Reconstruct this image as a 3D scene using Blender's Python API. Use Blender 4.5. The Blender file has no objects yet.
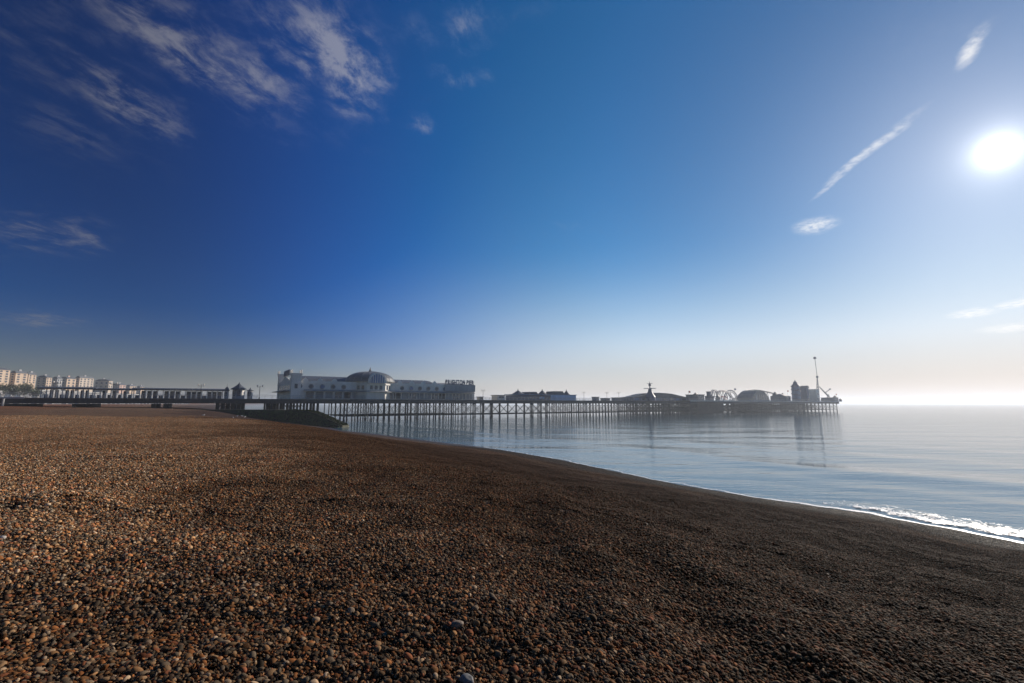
import bpy, bmesh, math, random
import numpy as np
from mathutils import Vector, Matrix, noise as mnoise

random.seed(7)
RNG = np.random.default_rng(11)
R = math.radians
scene = bpy.context.scene
COL = scene.collection

# ------------------------------------------------------------------ camera
F = 455.0                       # focal length in pixels of a 1024 px wide frame (16 mm lens)
PITCH = math.atan((403.6 - 341.5) / F)
CAM_Z = 6.0
cam_data = bpy.data.cameras.new("camera")
cam_data.sensor_width = 36.0
cam_data.lens = 36.0 * F / 1024.0
cam_data.clip_start = 0.05
cam_data.clip_end = 30000.0
cam = bpy.data.objects.new("camera", cam_data)
cam.location = (0, 0, CAM_Z)
cam.rotation_euler = (math.pi / 2 + PITCH, 0, 0)
COL.objects.link(cam)
scene.camera = cam


def ray(px, py):
    """world direction of a point of the photograph (used only to measure the place)"""
    h, v = px - 512.0, 341.5 - py
    up = F * math.sin(PITCH) + v * math.cos(PITCH)
    fw = F * math.cos(PITCH) - v * math.sin(PITCH)
    return Vector((h, fw, up))


def z_at(py, Y):
    d = ray(512, py)
    return CAM_Z + Y * d.z / d.y


def k_at(px, py=400.0):
    d = ray(px, py)
    return d.x / d.y


# ------------------------------------------------------------------ world, sun, exposure
SUN_DIR = ray(998, 151).normalized()
SUN_EL = math.asin(SUN_DIR.z)
SUN_AZ = math.atan2(SUN_DIR.x, SUN_DIR.y)          # clockwise from +Y

world = bpy.data.worlds.new("World")
scene.world = world
world.use_nodes = True
wt = world.node_tree
wt.nodes.clear()


class NT:
    """small helper for wiring nodes"""
    def __init__(self, tree):
        self.t = tree

    def n(self, typ, **kw):
        nd = self.t.nodes.new(typ)
        for k, v in kw.items():
            setattr(nd, k, v)
        return nd

    def put(self, sock, val):
        if isinstance(val, bpy.types.NodeSocket):
            self.t.links.new(val, sock)
        elif val is not None:
            sock.default_value = val

    def math(self, op, a, b=None, c=None, clamp=False):
        nd = self.n("ShaderNodeMath", operation=op, use_clamp=clamp)
        self.put(nd.inputs[0], a)
        self.put(nd.inputs[1], b)
        self.put(nd.inputs[2], c)
        return nd.outputs[0]

    def vmath(self, op, a, b=None, scale=None):
        nd = self.n("ShaderNodeVectorMath", operation=op)
        self.put(nd.inputs[0], a)
        self.put(nd.inputs[1], b)
        if scale is not None:
            self.put(nd.inputs[3], scale)
        return nd.outputs[1] if op in ("DOT_PRODUCT", "LENGTH") else nd.outputs[0]

    def mix(self, f, a, b, blend="MIX"):
        nd = self.n("ShaderNodeMix", data_type="RGBA", blend_type=blend)
        self.put(nd.inputs[0], f)
        self.put(nd.inputs[6], a)
        self.put(nd.inputs[7], b)
        return nd.outputs[2]

    def noise(self, vec, scale, detail=4, rough=0.55, dist=0.0, out=0):
        nd = self.n("ShaderNodeTexNoise")
        self.put(nd.inputs["Vector"], vec)
        self.put(nd.inputs["Scale"], scale)
        self.put(nd.inputs["Detail"], detail)
        self.put(nd.inputs["Roughness"], rough)
        self.put(nd.inputs["Distortion"], dist)
        return nd.outputs[out]

    def smooth(self, x, lo, hi, a=0.0, b=1.0):
        nd = self.n("ShaderNodeMapRange", interpolation_type="SMOOTHSTEP")
        self.put(nd.inputs[0], x)
        for i, v in enumerate((lo, hi, a, b)):
            self.put(nd.inputs[i + 1], v)
        return nd.outputs[0]

    def lin(self, x, lo, hi, a=0.0, b=1.0):
        nd = self.n("ShaderNodeMapRange")
        self.put(nd.inputs[0], x)
        for i, v in enumerate((lo, hi, a, b)):
            self.put(nd.inputs[i + 1], v)
        return nd.outputs[0]

    def ramp(self, x, stops, interp="LINEAR"):
        nd = self.n("ShaderNodeValToRGB")
        cr = nd.color_ramp
        cr.interpolation = interp
        while len(cr.elements) < len(stops):
            cr.elements.new(0.5)
        for e, (p, c) in zip(cr.elements, stops):
            e.position = p
            e.color = (*c, 1) if len(c) == 3 else c
        self.put(nd.inputs[0], x)
        return nd.outputs[0]


w = NT(wt)
geo = w.n("ShaderNodeTexCoord")
dirv = w.vmath("NORMALIZE", geo.outputs["Generated"])
sep = w.n("ShaderNodeSeparateXYZ")
w.put(sep.inputs[0], dirv)
sky = w.n("ShaderNodeTexSky", sky_type="NISHITA")
sky.sun_disc = False
sky.sun_elevation = SUN_EL
sky.sun_rotation = SUN_AZ
sky.altitude = 0.0
sky.air_density = 1.0
sky.dust_density = 0.15
sky.ozone_density = 3.0
SKY_STRENGTH = 0.092
# cos of the angle from the sun
mu = w.vmath("DOT_PRODUCT", dirv, tuple(SUN_DIR))
# clear dry air is darkest a quarter turn from the sun
dim = w.math("MINIMUM", w.smooth(mu, 0.05, 0.85, 0.28, 1.0), 1.0)
dim = w.math("MAXIMUM", dim, w.smooth(mu, -0.75, 0.02, 0.40, 0.28))
low = w.smooth(sep.outputs[2], 0.0, 0.30, 1.0, 0.0)
near_sun = w.smooth(mu, 0.25, 0.85)
dim = w.math("ADD", dim, w.math("MULTIPLY", w.math("SUBTRACT", 1.0, dim), w.math("MULTIPLY", low, 0.03)))
dim = w.math("MULTIPLY", dim, w.math("SUBTRACT", 1.0, w.math("MULTIPLY", w.math("MULTIPLY", w.smooth(sep.outputs[2], 0.0, 0.14, 1.0, 0.0), w.smooth(mu, 0.55, 0.9)), 0.50)))
lift = w.math("MULTIPLY", w.smooth(sep.outputs[2], 0.05, 0.40, 1.0, 0.0), w.math("MULTIPLY", w.smooth(mu, -0.2, 0.6, 0.9, 0.8), w.smooth(mu, 0.88, 0.985, 1.0, 0.2)))
dim = w.math("MULTIPLY", dim, w.math("ADD", 1.0, w.math("MULTIPLY", lift, 0.06)))
dim = w.math("MULTIPLY", dim, w.math("SUBTRACT", 1.0, w.math("MULTIPLY", w.math("MULTIPLY", low, w.smooth(mu, 0.15, 0.62, 1.0, 0.0)), 0.05)))
tint = w.mix(w.math("MULTIPLY", w.math("MULTIPLY", w.smooth(mu, 0.25, 0.80, 1.0, 0.0), w.smooth(mu, -0.55, -0.05)), w.smooth(sep.outputs[2], 0.0, 0.15)), (1.0, 1.0, 1.0, 1.0), (0.62, 0.84, 1.52, 1.0))
hs = w.n("ShaderNodeHueSaturation")
sat_l = w.smooth(sep.outputs[2], 0.02, 0.20, 1.25, 1.75)
sat_r = w.smooth(sep.outputs[2], 0.02, 0.34, 0.66, 1.40)
sat_m = w.smooth(mu, 0.15, 0.72)
w.put(hs.inputs["Saturation"], w.math("ADD", w.math("MULTIPLY", sat_l, w.math("SUBTRACT", 1.0, sat_m)), w.math("MULTIPLY", sat_r, sat_m)))
w.put(hs.inputs["Color"], sky.outputs[0])
base = w.vmath("MULTIPLY", w.vmath("SCALE", hs.outputs[0], scale=dim), w.vmath("MULTIPLY", tint, w.mix(w.smooth(sep.outputs[2], 0.0, 0.22), (1.09, 0.94, 0.98, 1.0), (1.0, 1.0, 1.0, 1.0))))
# light scattered forward around the sun, and the sun itself
ang = w.math("ARCCOSINE", w.math("MINIMUM", mu, 0.99999))
def lobe(width, amp, pw=1.0):
    x = w.math("POWER", w.math("DIVIDE", ang, width), pw)
    return w.math("MULTIPLY", w.math("EXPONENT", w.math("MULTIPLY", x, -1.0)), amp)
aur = w.math("ADD", w.math("ADD", lobe(0.0085, 50.0, 0.75), lobe(0.060, 1.0)), lobe(0.20, 1.5))
aurc = w.vmath("SCALE", (1.0, 0.965, 0.90), scale=aur)
base = w.vmath("ADD", w.vmath("SCALE", base, scale=w.smooth(mu, 0.80, 0.97, 1.0, 0.84)), aurc)

# thin high cloud: a layer seen from below, each patch an ellipse broken up by noise
den = w.math("ADD", w.math("MAXIMUM", sep.outputs[2], 0.0), 0.12)
cp = w.n("ShaderNodeCombineXYZ")
w.put(cp.inputs[0], w.math("DIVIDE", sep.outputs[0], den))
w.put(cp.inputs[1], w.math("DIVIDE", sep.outputs[1], den))
plane = cp.outputs[0]


def on_layer(px, py):
    d = ray(px, py).normalized()
    return Vector((d.x / (max(d.z, 0) + 0.12), d.y / (max(d.z, 0) + 0.12), 0))


warp = w.n("ShaderNodeTexNoise")
w.put(warp.inputs["Vector"], plane)
w.put(warp.inputs["Scale"], 5.0)
w.put(warp.inputs["Detail"], 5.0)
w.put(warp.inputs["Roughness"], 0.62)
wv = w.vmath("SCALE", w.vmath("SUBTRACT", warp.outputs[1], (0.5, 0.5, 0.5)), scale=0.22)
warped = w.vmath("MULTIPLY", w.vmath("ADD", plane, wv), (1, 1, 0))
soft = w.vmath("MULTIPLY", w.vmath("ADD", plane, w.vmath("SCALE", wv, scale=0.32)), (1, 1, 0))


def patch(coord, cx, cy, a, b, ang_deg):
    """1 - r inside an ellipse on the cloud layer"""
    t = R(ang_deg)
    c = on_layer(cx, cy)
    ma = on_layer(cx + a * math.cos(t), cy - a * math.sin(t)) - c
    mb = on_layer(cx - b * math.sin(t), cy - b * math.cos(t)) - c
    u = ma.normalized()
    wid = abs(u.x * mb.y - u.y * mb.x)
    mp = w.n("ShaderNodeMapping", vector_type="TEXTURE")
    w.put(mp.inputs[0], coord)
    mp.inputs[1].default_value = c
    mp.inputs[2].default_value = (0, 0, math.atan2(ma.y, ma.x))
    mp.inputs[3].default_value = (ma.length, max(wid, 1e-3), 1)
    g = w.n("ShaderNodeTexGradient", gradient_type="SPHERICAL")
    w.put(g.inputs[0], mp.outputs[0])
    return g.outputs[1]


PATCHES = [  # centre, half length, half width, tilt (degrees), strength
    (205, 40, 150, 60, -33, 0.40), (60, 95, 140, 60, -30, 0.30), (335, 30, 70, 42, -58, 0.45),
    (132, 104, 52, 22, -37, 1.05), (262, 74, 44, 22, -40, 0.80), (346, 80, 42, 20, -58, 1.10),
    (372, 70, 30, 14, -60, 0.50), (320, 30, 40, 22, -55, 0.75), (240, 95, 60, 16, -38, 0.35),
    (458, 75, 26, 12, -18, 0.80), (462, 24, 34, 28, 60, 0.75), (412, 38, 24, 16, -40, 0.40),
    (418, 120, 14, 11, 50, 0.75), (70, 236, 46, 22, -12, 0.95), (12, 236, 40, 26, -10, 0.60),
    (36, 320, 36, 11, -10, 1.4), (66, 130, 40, 20, -30, 0.45), (120, 354, 22, 8, 4, 0.40),
    (566, 224, 12, 9, 20, 0.40), (560, 196, 18, 12, 10, 0.15), (905, 30, 70, 34, 30, 0.22),
    (985, 22, 26, 16, 50, 0.35), (20, 40, 90, 50, -30, 0.22), (520, 10, 50, 22, 30, 0.2),
    (110, 40, 240, 80, -28, 0.20), (300, 60, 160, 70, -45, 0.10), (40, 150, 120, 50, -25, 0.26),
    (190, 64, 70, 18, -36, 0.55), (150, 22, 70, 20, -30, 0.5), (285, 40, 50, 18, -45, 0.5),
]
tot = None
for (cx, cy, a, b, t, s) in PATCHES:
    m = w.math("MULTIPLY", w.math("MULTIPLY", patch(warped, cx, cy, a * 1.4, b * 1.5, t), 1.5), s * (0.55 if a > 100 else 0.8))
    tot = m if tot is None else w.math("ADD", tot, m)
streak = (on_layer(230, 85) - on_layer(170, 40))
rot = w.n("ShaderNodeMapping", vector_type="TEXTURE")
w.put(rot.inputs[0], plane)
rot.inputs[2].default_value = (0, 0, math.atan2(streak.y, streak.x))
rot.inputs[3].default_value = (1.35, 1.0, 1)
fine = w.noise(rot.outputs[0], 13.0, 9, 0.66, 0.25)
cov = w.math("MULTIPLY", tot, w.smooth(fine, 0.34, 0.72, 0.06, 1.15))
cov = w.math("MULTIPLY", w.smooth(cov, 0.0, 1.45), 0.80)
# old vapour trails and the small lens of cloud beneath the long one
TRAILS = [
    (868, 153, 84, 5.5, 38, 0.85), (832, 183, 34, 3.0, 40, 0.7), (815, 226, 26, 10, 17, 1.05), (972, 48, 32, 10, 64, 1.05),
    (976, 40, 16, 8, 66, 0.6), (973, 313, 32, 6, 10, 1.1), (1020, 303, 30, 6, 16, 1.2), (1010, 328, 34, 6.5, 10, 1.05),
]
tr = None
for (cx, cy, a, b, t, s) in TRAILS:
    m = w.math("MULTIPLY", w.smooth(patch(soft, cx, cy, a * 1.15, b * 1.25, t), 0.0, 0.9), s)
    tr = m if tr is None else w.math("MAXIMUM", tr, m)
tr = w.math("MULTIPLY", tr, w.smooth(w.noise(plane, 26.0, 5, 0.65), 0.30, 0.66, 0.15, 1.0))
glow = w.math("ADD", w.smooth(mu, -0.3, 0.95, 1.9, 8.6), 0.0)
cc = w.vmath("SCALE", (1.0, 0.97, 0.95), scale=glow)
base = w.mix(w.math("MULTIPLY", cov, 0.46), base, cc)
base = w.mix(w.math("MULTIPLY", tr, 0.58, clamp=True), base, w.vmath("SCALE", (1.0, 0.97, 0.93), scale=w.math("MULTIPLY", glow, 1.45)))
bg = w.n("ShaderNodeBackground")
w.put(bg.inputs[0], base)
bg.inputs[1].default_value = SKY_STRENGTH
wo = w.n("ShaderNodeOutputWorld")
wt.links.new(bg.outputs[0], wo.inputs[0])

sun = bpy.data.lights.new("sun", "SUN")
sun.energy = 5.0
sun.angle = R(0.53)
sun.color = (1.0, 0.90, 0.78)
sun_o = bpy.data.objects.new("sun", sun)
sun_o.rotation_euler = (-SUN_DIR).to_track_quat("-Z", "Y").to_euler()
sun_o.location = SUN_DIR * 300
COL.objects.link(sun_o)

vs = scene.view_settings
vs.view_transform = "Standard"
vs.look = "None"
vs.gamma = 1.0
vs.use_curve_mapping = False
vs.exposure = 0.0
cy = scene.cycles
cy.max_bounces = 8
cy.diffuse_bounces = 3
cy.glossy_bounces = 4
cy.transparent_max_bounces = 12
cy.volume_bounces = 1
cy.sample_clamp_indirect = 6.0
cy.sample_clamp_direct = 0.0
cy.use_denoising = True
cy.caustics_reflective = False
cy.caustics_refractive = False
world.cycles.sampling_method = "MANUAL"
world.cycles.sample_map_resolution = 1024
HAZE_DENSITY = 0.00034


# ------------------------------------------------------------------ helpers
def tag(o, label=None, cat=None, group=None, kind=None):
    if label:
        o["label"] = label
    if cat:
        o["category"] = cat
    if group:
        o["group"] = group
    if kind:
        o["kind"] = kind
    return o


class MB:
    """collects shapes and links them as one mesh object"""
    def __init__(self):
        self.v, self.f = [], []

    def add(self, verts, faces):
        o = len(self.v)
        self.v += [tuple(p) for p in verts]
        self.f += [tuple(i + o for i in f) for f in faces]
        return self

    def box(self, x0, x1, y0, y1, z0, z1):
        return self.add([(x0, y0, z0), (x1, y0, z0), (x1, y1, z0), (x0, y1, z0), (x0, y0, z1), (x1, y0, z1), (x1, y1, z1), (x0, y1, z1)],
                        [(3, 2, 1, 0), (4, 5, 6, 7), (0, 1, 5, 4), (1, 2, 6, 5), (2, 3, 7, 6), (3, 0, 4, 7)])

    def tube(self, p0, p1, r0, r1=None, n=8, caps=True):
        p0, p1 = Vector(p0), Vector(p1)
        r1 = r0 if r1 is None else r1
        d = (p1 - p0).normalized()
        a = d.orthogonal().normalized()
        b = d.cross(a)
        vs_ = []
        for p, r in ((p0, r0), (p1, r1)):
            for i in range(n):
                t = 2 * math.pi * i / n
                vs_.append(p + (a * math.cos(t) + b * math.sin(t)) * r)
        fs = [(i, (i + 1) % n, n + (i + 1) % n, n + i) for i in range(n)]
        if caps:
            fs += [tuple(reversed(range(n))), tuple(range(n, 2 * n))]
        return self.add(vs_, fs)

    def path(self, pts, r, n=6):
        pts = [Vector(p) for p in pts]
        vs_, fs = [], []
        for i, p in enumerate(pts):
            d = (pts[min(i + 1, len(pts) - 1)] - pts[max(i - 1, 0)]).normalized()
            a = d.cross(Vector((0.03, 0.05, 1))).normalized() if abs(d.z) < 0.98 else Vector((1, 0, 0))
            b = d.cross(a).normalized()
            for j in range(n):
                t = 2 * math.pi * j / n
                vs_.append(p + (a * math.cos(t) + b * math.sin(t)) * r)
        for i in range(len(pts) - 1):
            for j in range(n):
                fs.append((i * n + j, i * n + (j + 1) % n, (i + 1) * n + (j + 1) % n, (i + 1) * n + j))
        return self.add(vs_, fs)

    def lathe(self, prof, n=24, c=(0, 0, 0), a0=0.0, a1=2 * math.pi):
        """prof: (radius, z) from bottom to top"""
        full = abs(a1 - a0 - 2 * math.pi) < 1e-6
        m = n if full else n + 1
        vs_ = []
        for r, z in prof:
            for i in range(m):
                t = a0 + (a1 - a0) * i / n
                vs_.append((c[0] + r * math.cos(t), c[1] + r * math.sin(t), c[2] + z))
        fs = []
        for k in range(len(prof) - 1):
            for i in range(n):
                j = (i + 1) % m if full else i + 1
                fs.append((k * m + i, k * m + j, (k + 1) * m + j, (k + 1) * m + i))
        if full:
            fs.append(tuple(reversed(range(m))))
            fs.append(tuple(range((len(prof) - 1) * m, len(prof) * m)))
        return self.add(vs_, fs)

    def prism(self, poly, axis, a, b):
        """poly: 2D outline; extruded along axis 'x' or 'y' or 'z' from a to b"""
        n = len(poly)
        def P(u, v, h):
            return {"x": (h, u, v), "y": (u, h, v), "z": (u, v, h)}[axis]
        vs_ = [P(u, v, a) for u, v in poly] + [P(u, v, b) for u, v in poly]
        fs = [(i, (i + 1) % n, n + (i + 1) % n, n + i) for i in range(n)]
        fs += [tuple(reversed(range(n))), tuple(range(n, 2 * n))]
        return self.add(vs_, fs)

    def build(self, name, mat, parent=None, smooth=False, bevel=0.0):
        me = bpy.data.meshes.new(name)
        me.from_pydata(self.v, [], self.f)
        bm = bmesh.new()
        bm.from_mesh(me)
        bmesh.ops.recalc_face_normals(bm, faces=bm.faces)
        bm.to_mesh(me)
        bm.free()
        if smooth:
            me.shade_smooth()
        me.materials.append(mat)
        o = bpy.data.objects.new(name, me)
        COL.objects.link(o)
        o.parent = parent
        if bevel:
            md = o.modifiers.new("bevel", "BEVEL")
            md.width = bevel
            md.segments = 2
        return o


def empty(name, loc=(0, 0, 0), rz=0.0, label=None, cat=None, group=None):
    o = bpy.data.objects.new(name, None)
    COL.objects.link(o)
    o.location = loc
    o.rotation_euler = (0, 0, rz)
    return tag(o, label, cat, group)


def children(o):
    return [c for c in bpy.data.objects if c.parent == o]


def copy_tree(o, parent=None):
    c = o.copy()
    COL.objects.link(c)
    c.parent = parent
    for ch in children(o):
        copy_tree(ch, c)
    return c


def grid_mesh(name, X, Y, Z, mat, wrap=False):
    """grid of points (rows x columns) as one sheet"""
    nr, nc = X.shape
    co = np.stack([X, Y, Z], -1).reshape(-1, 3)
    i, j = np.meshgrid(np.arange(nr - 1), np.arange(nc if wrap else nc - 1), indexing="ij")
    j2 = (j + 1) % nc
    q = np.stack([i * nc + j, i * nc + j2, (i + 1) * nc + j2, (i + 1) * nc + j], -1).reshape(-1, 4)
    me = bpy.data.meshes.new(name)
    me.vertices.add(len(co))
    me.vertices.foreach_set("co", co.astype(np.float32).ravel())
    me.loops.add(q.size)
    me.loops.foreach_set("vertex_index", q.astype(np.int32).ravel())
    me.polygons.add(len(q))
    me.polygons.foreach_set("loop_start", (np.arange(len(q)) * 4).astype(np.int32))
    me.polygons.foreach_set("loop_total", np.full(len(q), 4, np.int32))
    me.update(calc_edges=True)
    me.shade_smooth()
    me.materials.append(mat)
    o = bpy.data.objects.new(name, me)
    COL.objects.link(o)
    return o


def new_mat(name):
    m = bpy.data.materials.new(name)
    m.use_nodes = True
    nt = NT(m.node_tree)
    p = m.node_tree.nodes["Principled BSDF"]
    return m, nt, p


def simple_mat(name, col, rough=0.7, var=0.25, scale=1.2, metal=0.0, streak=False, spec=0.4):
    """painted or weathered surface: base colour broken up by noise and dirt"""
    m, n, p = new_mat(name)
    tc = n.n("ShaderNodeTexCoord")
    vec = tc.outputs["Object"]
    if streak:
        vec = n.vmath("MULTIPLY", vec, (1.0, 1.0, 0.15))
    a = n.noise(vec, scale, 6, 0.65)
    b = n.noise(tc.outputs["Object"], scale * 7.0, 3, 0.6)
    f = n.math("MULTIPLY", n.math("ADD", a, n.math("MULTIPLY", b, 0.5)), 0.67)
    dark = tuple(c * (1 - var) for c in col)
    lite = tuple(min(1, c * (1 + var * 0.5)) for c in col)
    n.put(p.inputs["Base Color"], n.ramp(f, [(0.34, dark), (0.62, lite)]))
    n.put(p.inputs["Roughness"], rough)
    n.put(p.inputs["Metallic"], metal)
    p.inputs["Specular IOR Level"].default_value = spec
    return m


# ------------------------------------------------------------------ the lie of the land
SHORE = np.array([(971.4, -971.4), (188.6, -171.4), (68.6, -35.4), (35.4, 3.4), (27.1, 13.4), (21.9, 20.5), (20.9, 23.2), (19.2, 26.1), (16.5, 29.1), (12.4, 34.8), (9.4, 40.9), (5.1, 50.1), (-1.5, 60.7), (-4.5, 64.9), (-13.3, 75.2), (-25.9, 90.8), (-38.7, 104.2), (-52, 128), (-66, 152), (-105, 205), (-165, 275), (-330, 560), (-700, 1150), (-3900, 6200)], float)


def shore_u(x, y):
    """signed distance inland from the water's edge"""
    x, y = np.asarray(x, float), np.asarray(y, float)
    best = np.full(x.shape, 1e12)
    sign = np.ones(x.shape)
    for (ax, ay), (bx, by) in zip(SHORE[:-1], SHORE[1:]):
        dx, dy = bx - ax, by - ay
        t = np.clip(((x - ax) * dx + (y - ay) * dy) / (dx * dx + dy * dy), 0, 1)
        d2 = (x - ax - t * dx) ** 2 + (y - ay - t * dy) ** 2
        s = dx * (y - ay) - dy * (x - ax)
        upd = d2 < best - 1e-9
        best = np.where(upd, d2, best)
        sign = np.where(upd, np.sign(s), sign)
    return np.sqrt(best) * sign


def sm(x, a, b):
    t = np.clip((x - a) / (b - a), 0, 1)
    return t * t * (3 - 2 * t)


_wr = np.random.default_rng(5)
WAVES = []
for lam, amp, cnt in ((26.0, 0.10, 6), (9.0, 0.055, 7), (3.4, 0.034, 8), (1.5, 0.023, 9), (0.8, 0.013, 9)):
    for _ in range(cnt):
        th = _wr.uniform(0, 2 * math.pi)
        l = lam * _wr.uniform(0.7, 1.4)
        WAVES.append((math.cos(th) * 2 * math.pi / l, math.sin(th) * 2 * math.pi / l, _wr.uniform(0, 6.28), amp * _wr.uniform(0.5, 1.0) * 0.6, lam))


def lumps(x, y):
    r = np.sqrt(x * x + y * y)
    z = np.zeros(np.shape(x))
    for kx, ky, ph, a, lam in WAVES:
        fade = np.clip(1.5 - r / (lam * 14.0), 0, 1)
        z += a * np.sin(kx * x + ky * y + ph) * fade
    return z


WALL_A = (k_at(-20) * 330.0, 330.0)
WALL_B = (k_at(190) * 800.0, 800.0)
_wl = math.hypot(WALL_B[0] - WALL_A[0], WALL_B[1] - WALL_A[1])
WALL_D = ((WALL_B[0] - WALL_A[0]) / _wl, (WALL_B[1] - WALL_A[1]) / _wl)
PX = [-4000, -90, -30, 0, 3.5, 7, 11.5, 17, 20.5, 24, 27, 30, 36, 50, 75, 110, 400, 9000]
PZ = [-6.5, -6.0, -3.0, 0, 0.43, 1.0, 1.72, 2.78, 3.45, 4.05, 4.28, 4.40, 4.60, 4.98, 5.32, 5.48, 6.5, 50.0]


def land_z(x, y):
    x, y = np.asarray(x, float), np.asarray(y, float)
    u = shore_u(x, y)
    # smooth the profile by averaging it over a few metres
    z = sum(np.interp(u + d, PX, PZ) for d in (-1.6, -0.8, 0, 0.8, 1.6)) / 5.0
    z = np.where(z > 0, z * (1 - 0.15 * sm(y, 28, 54) * (1 - sm(u, 19, 32))), z)
    z = z + lumps(x, y) * sm(u, 0.8, 9.0)
    # wave-cut steps on the foreshore
    z += 0.03 * np.sin(u * 0.9 + 0.5 * np.sin((x + y) * 0.08)) * sm(u, 2, 6) * sm(-u, -25, -19)
    # the town stands on a cliff east of the pier
    z = z + sm((y - WALL_A[1]) * WALL_D[0] - (x - WALL_A[0]) * WALL_D[1], 24, 50) * sm(y, 120, 200) * 15.0
    return z


# ------------------------------------------------------------------ shingle colours
STONE = [(0.00, (0.062, 0.058, 0.050)), (0.12, (0.150, 0.145, 0.130)), (0.24, (0.31, 0.24, 0.165)), (0.36, (0.19, 0.115, 0.062)), (0.46, (0.33, 0.165, 0.075)),
         (0.58, (0.22, 0.20, 0.175)), (0.68, (0.40, 0.27, 0.16)), (0.77, (0.11, 0.085, 0.07)), (0.86, (0.29, 0.135, 0.085)), (0.94, (0.46, 0.41, 0.34)), (0.985, (0.62, 0.58, 0.52))]


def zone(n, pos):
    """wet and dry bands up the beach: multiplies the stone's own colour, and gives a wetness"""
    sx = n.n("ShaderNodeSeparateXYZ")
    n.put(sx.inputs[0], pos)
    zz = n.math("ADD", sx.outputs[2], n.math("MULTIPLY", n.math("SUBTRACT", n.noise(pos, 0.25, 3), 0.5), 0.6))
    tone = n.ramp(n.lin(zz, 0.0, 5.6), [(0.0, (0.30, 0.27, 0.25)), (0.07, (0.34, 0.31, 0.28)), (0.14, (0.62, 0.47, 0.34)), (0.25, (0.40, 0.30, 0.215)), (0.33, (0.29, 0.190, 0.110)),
                                         (0.60, (0.30, 0.198, 0.112)), (0.73, (0.38, 0.26, 0.155)), (0.775, (0.52, 0.40, 0.29)), (0.80, (0.92, 0.73, 0.54)), (0.87, (1.04, 0.88, 0.70)), (0.95, (1.30, 0.72, 0.38))])  # middle stops paint the backlit slope's shade into the stone colour, lighter above the ridge
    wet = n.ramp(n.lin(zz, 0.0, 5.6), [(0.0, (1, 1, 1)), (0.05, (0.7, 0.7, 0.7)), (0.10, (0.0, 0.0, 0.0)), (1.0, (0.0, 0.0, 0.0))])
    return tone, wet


def stone_mat():
    m, n, p = new_mat("pebble_stone")
    at = n.n("ShaderNodeAttribute", attribute_name="prand")
    oi = n.n("ShaderNodeObjectInfo")
    r = n.math("FRACT", n.math("ADD", at.outputs["Fac"], oi.outputs["Random"]))
    g = n.n("ShaderNodeNewGeometry")
    tc = n.n("ShaderNodeTexCoord")
    col = n.ramp(r, STONE, "CONSTANT")
    v = n.math("FRACT", n.math("MULTIPLY", r, 37.7))
    col = n.vmath("SCALE", col, scale=n.lin(n.math('POWER', v, 1.6), 0, 1, 0.55, 2.1))
    mot = n.noise(tc.outputs["Object"], 55.0, 4, 0.65)
    col = n.mix(n.smooth(mot, 0.48, 0.72, 0.0, 0.55), col, n.vmath("MULTIPLY", col, (0.45, 0.42, 0.40)))
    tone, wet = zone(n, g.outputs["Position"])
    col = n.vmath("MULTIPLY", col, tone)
    n.put(p.inputs["Base Color"], col)
    n.put(p.inputs["Roughness"], n.math("SUBTRACT", 0.74, n.math("MULTIPLY", wet, 0.36)))
    p.inputs["Specular IOR Level"].default_value = 0.05
    b = n.n("ShaderNodeBump")
    b.inputs["Strength"].default_value = 0.25
    b.inputs["Distance"].default_value = 0.004
    n.put(b.inputs["Height"], n.noise(tc.outputs["Object"], 120.0, 3, 0.6))
    n.put(p.inputs["Normal"], b.outputs[0])
    return m


def beach_mat():
    m, n, p = new_mat("shingle")
    g = n.n("ShaderNodeNewGeometry")
    pos = g.outputs["Position"]
    wob = n.vmath("ADD", pos, n.vmath("SCALE", n.noise(pos, 9.0, 2, out=1), scale=0.05))
    vo = n.n("ShaderNodeTexVoronoi", voronoi_dimensions="3D")
    n.put(vo.inputs["Vector"], wob)
    vo.inputs["Scale"].default_value = 25.0
    sc = n.n("ShaderNodeSeparateColor")
    n.put(sc.inputs[0], vo.outputs["Color"])
    col = n.ramp(sc.outputs[0], STONE, "CONSTANT")
    col = n.vmath("SCALE", col, scale=n.lin(sc.outputs[1], 0, 1, 0.55, 1.3))
    gap = n.smooth(vo.outputs["Distance"], 0.30, 0.62, 1.0, 0.45)
    big = n.noise(pos, 0.35, 5, 0.6)
    col = n.vmath("SCALE", col, scale=n.math("MULTIPLY", gap, n.smooth(big, 0.3, 0.7, 0.72, 1.1)))
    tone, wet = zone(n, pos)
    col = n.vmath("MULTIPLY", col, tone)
    # grass and bare chalk on the high ground of the town
    sx = n.n("ShaderNodeSeparateXYZ")
    n.put(sx.inputs[0], pos)
    town = n.smooth(sx.outputs[2], 6.4, 7.6)
    col = n.mix(town, col, n.mix(n.smooth(n.noise(pos, 0.05, 5), 0.42, 0.6), (0.055, 0.075, 0.03, 1), (0.20, 0.18, 0.14, 1)))
    n.put(p.inputs["Base Color"], col)
    n.put(p.inputs["Roughness"], n.math("SUBTRACT", 0.78, n.math("MULTIPLY", wet, 0.35)))
    p.inputs["Specular IOR Level"].default_value = 0.15
    h = n.math("ADD", n.math("MULTIPLY", vo.outputs["Distance"], -0.035), n.math("MULTIPLY", n.noise(pos, 2.2, 5, 0.65), 0.10))
    b = n.n("ShaderNodeBump")
    b.inputs["Strength"].default_value = 1.0
    b.inputs["Distance"].default_value = 1.0
    n.put(b.inputs["Height"], h)
    n.put(p.inputs["Normal"], b.outputs[0])
    return m


M_STONE = stone_mat()
M_BEACH = beach_mat()

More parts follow.
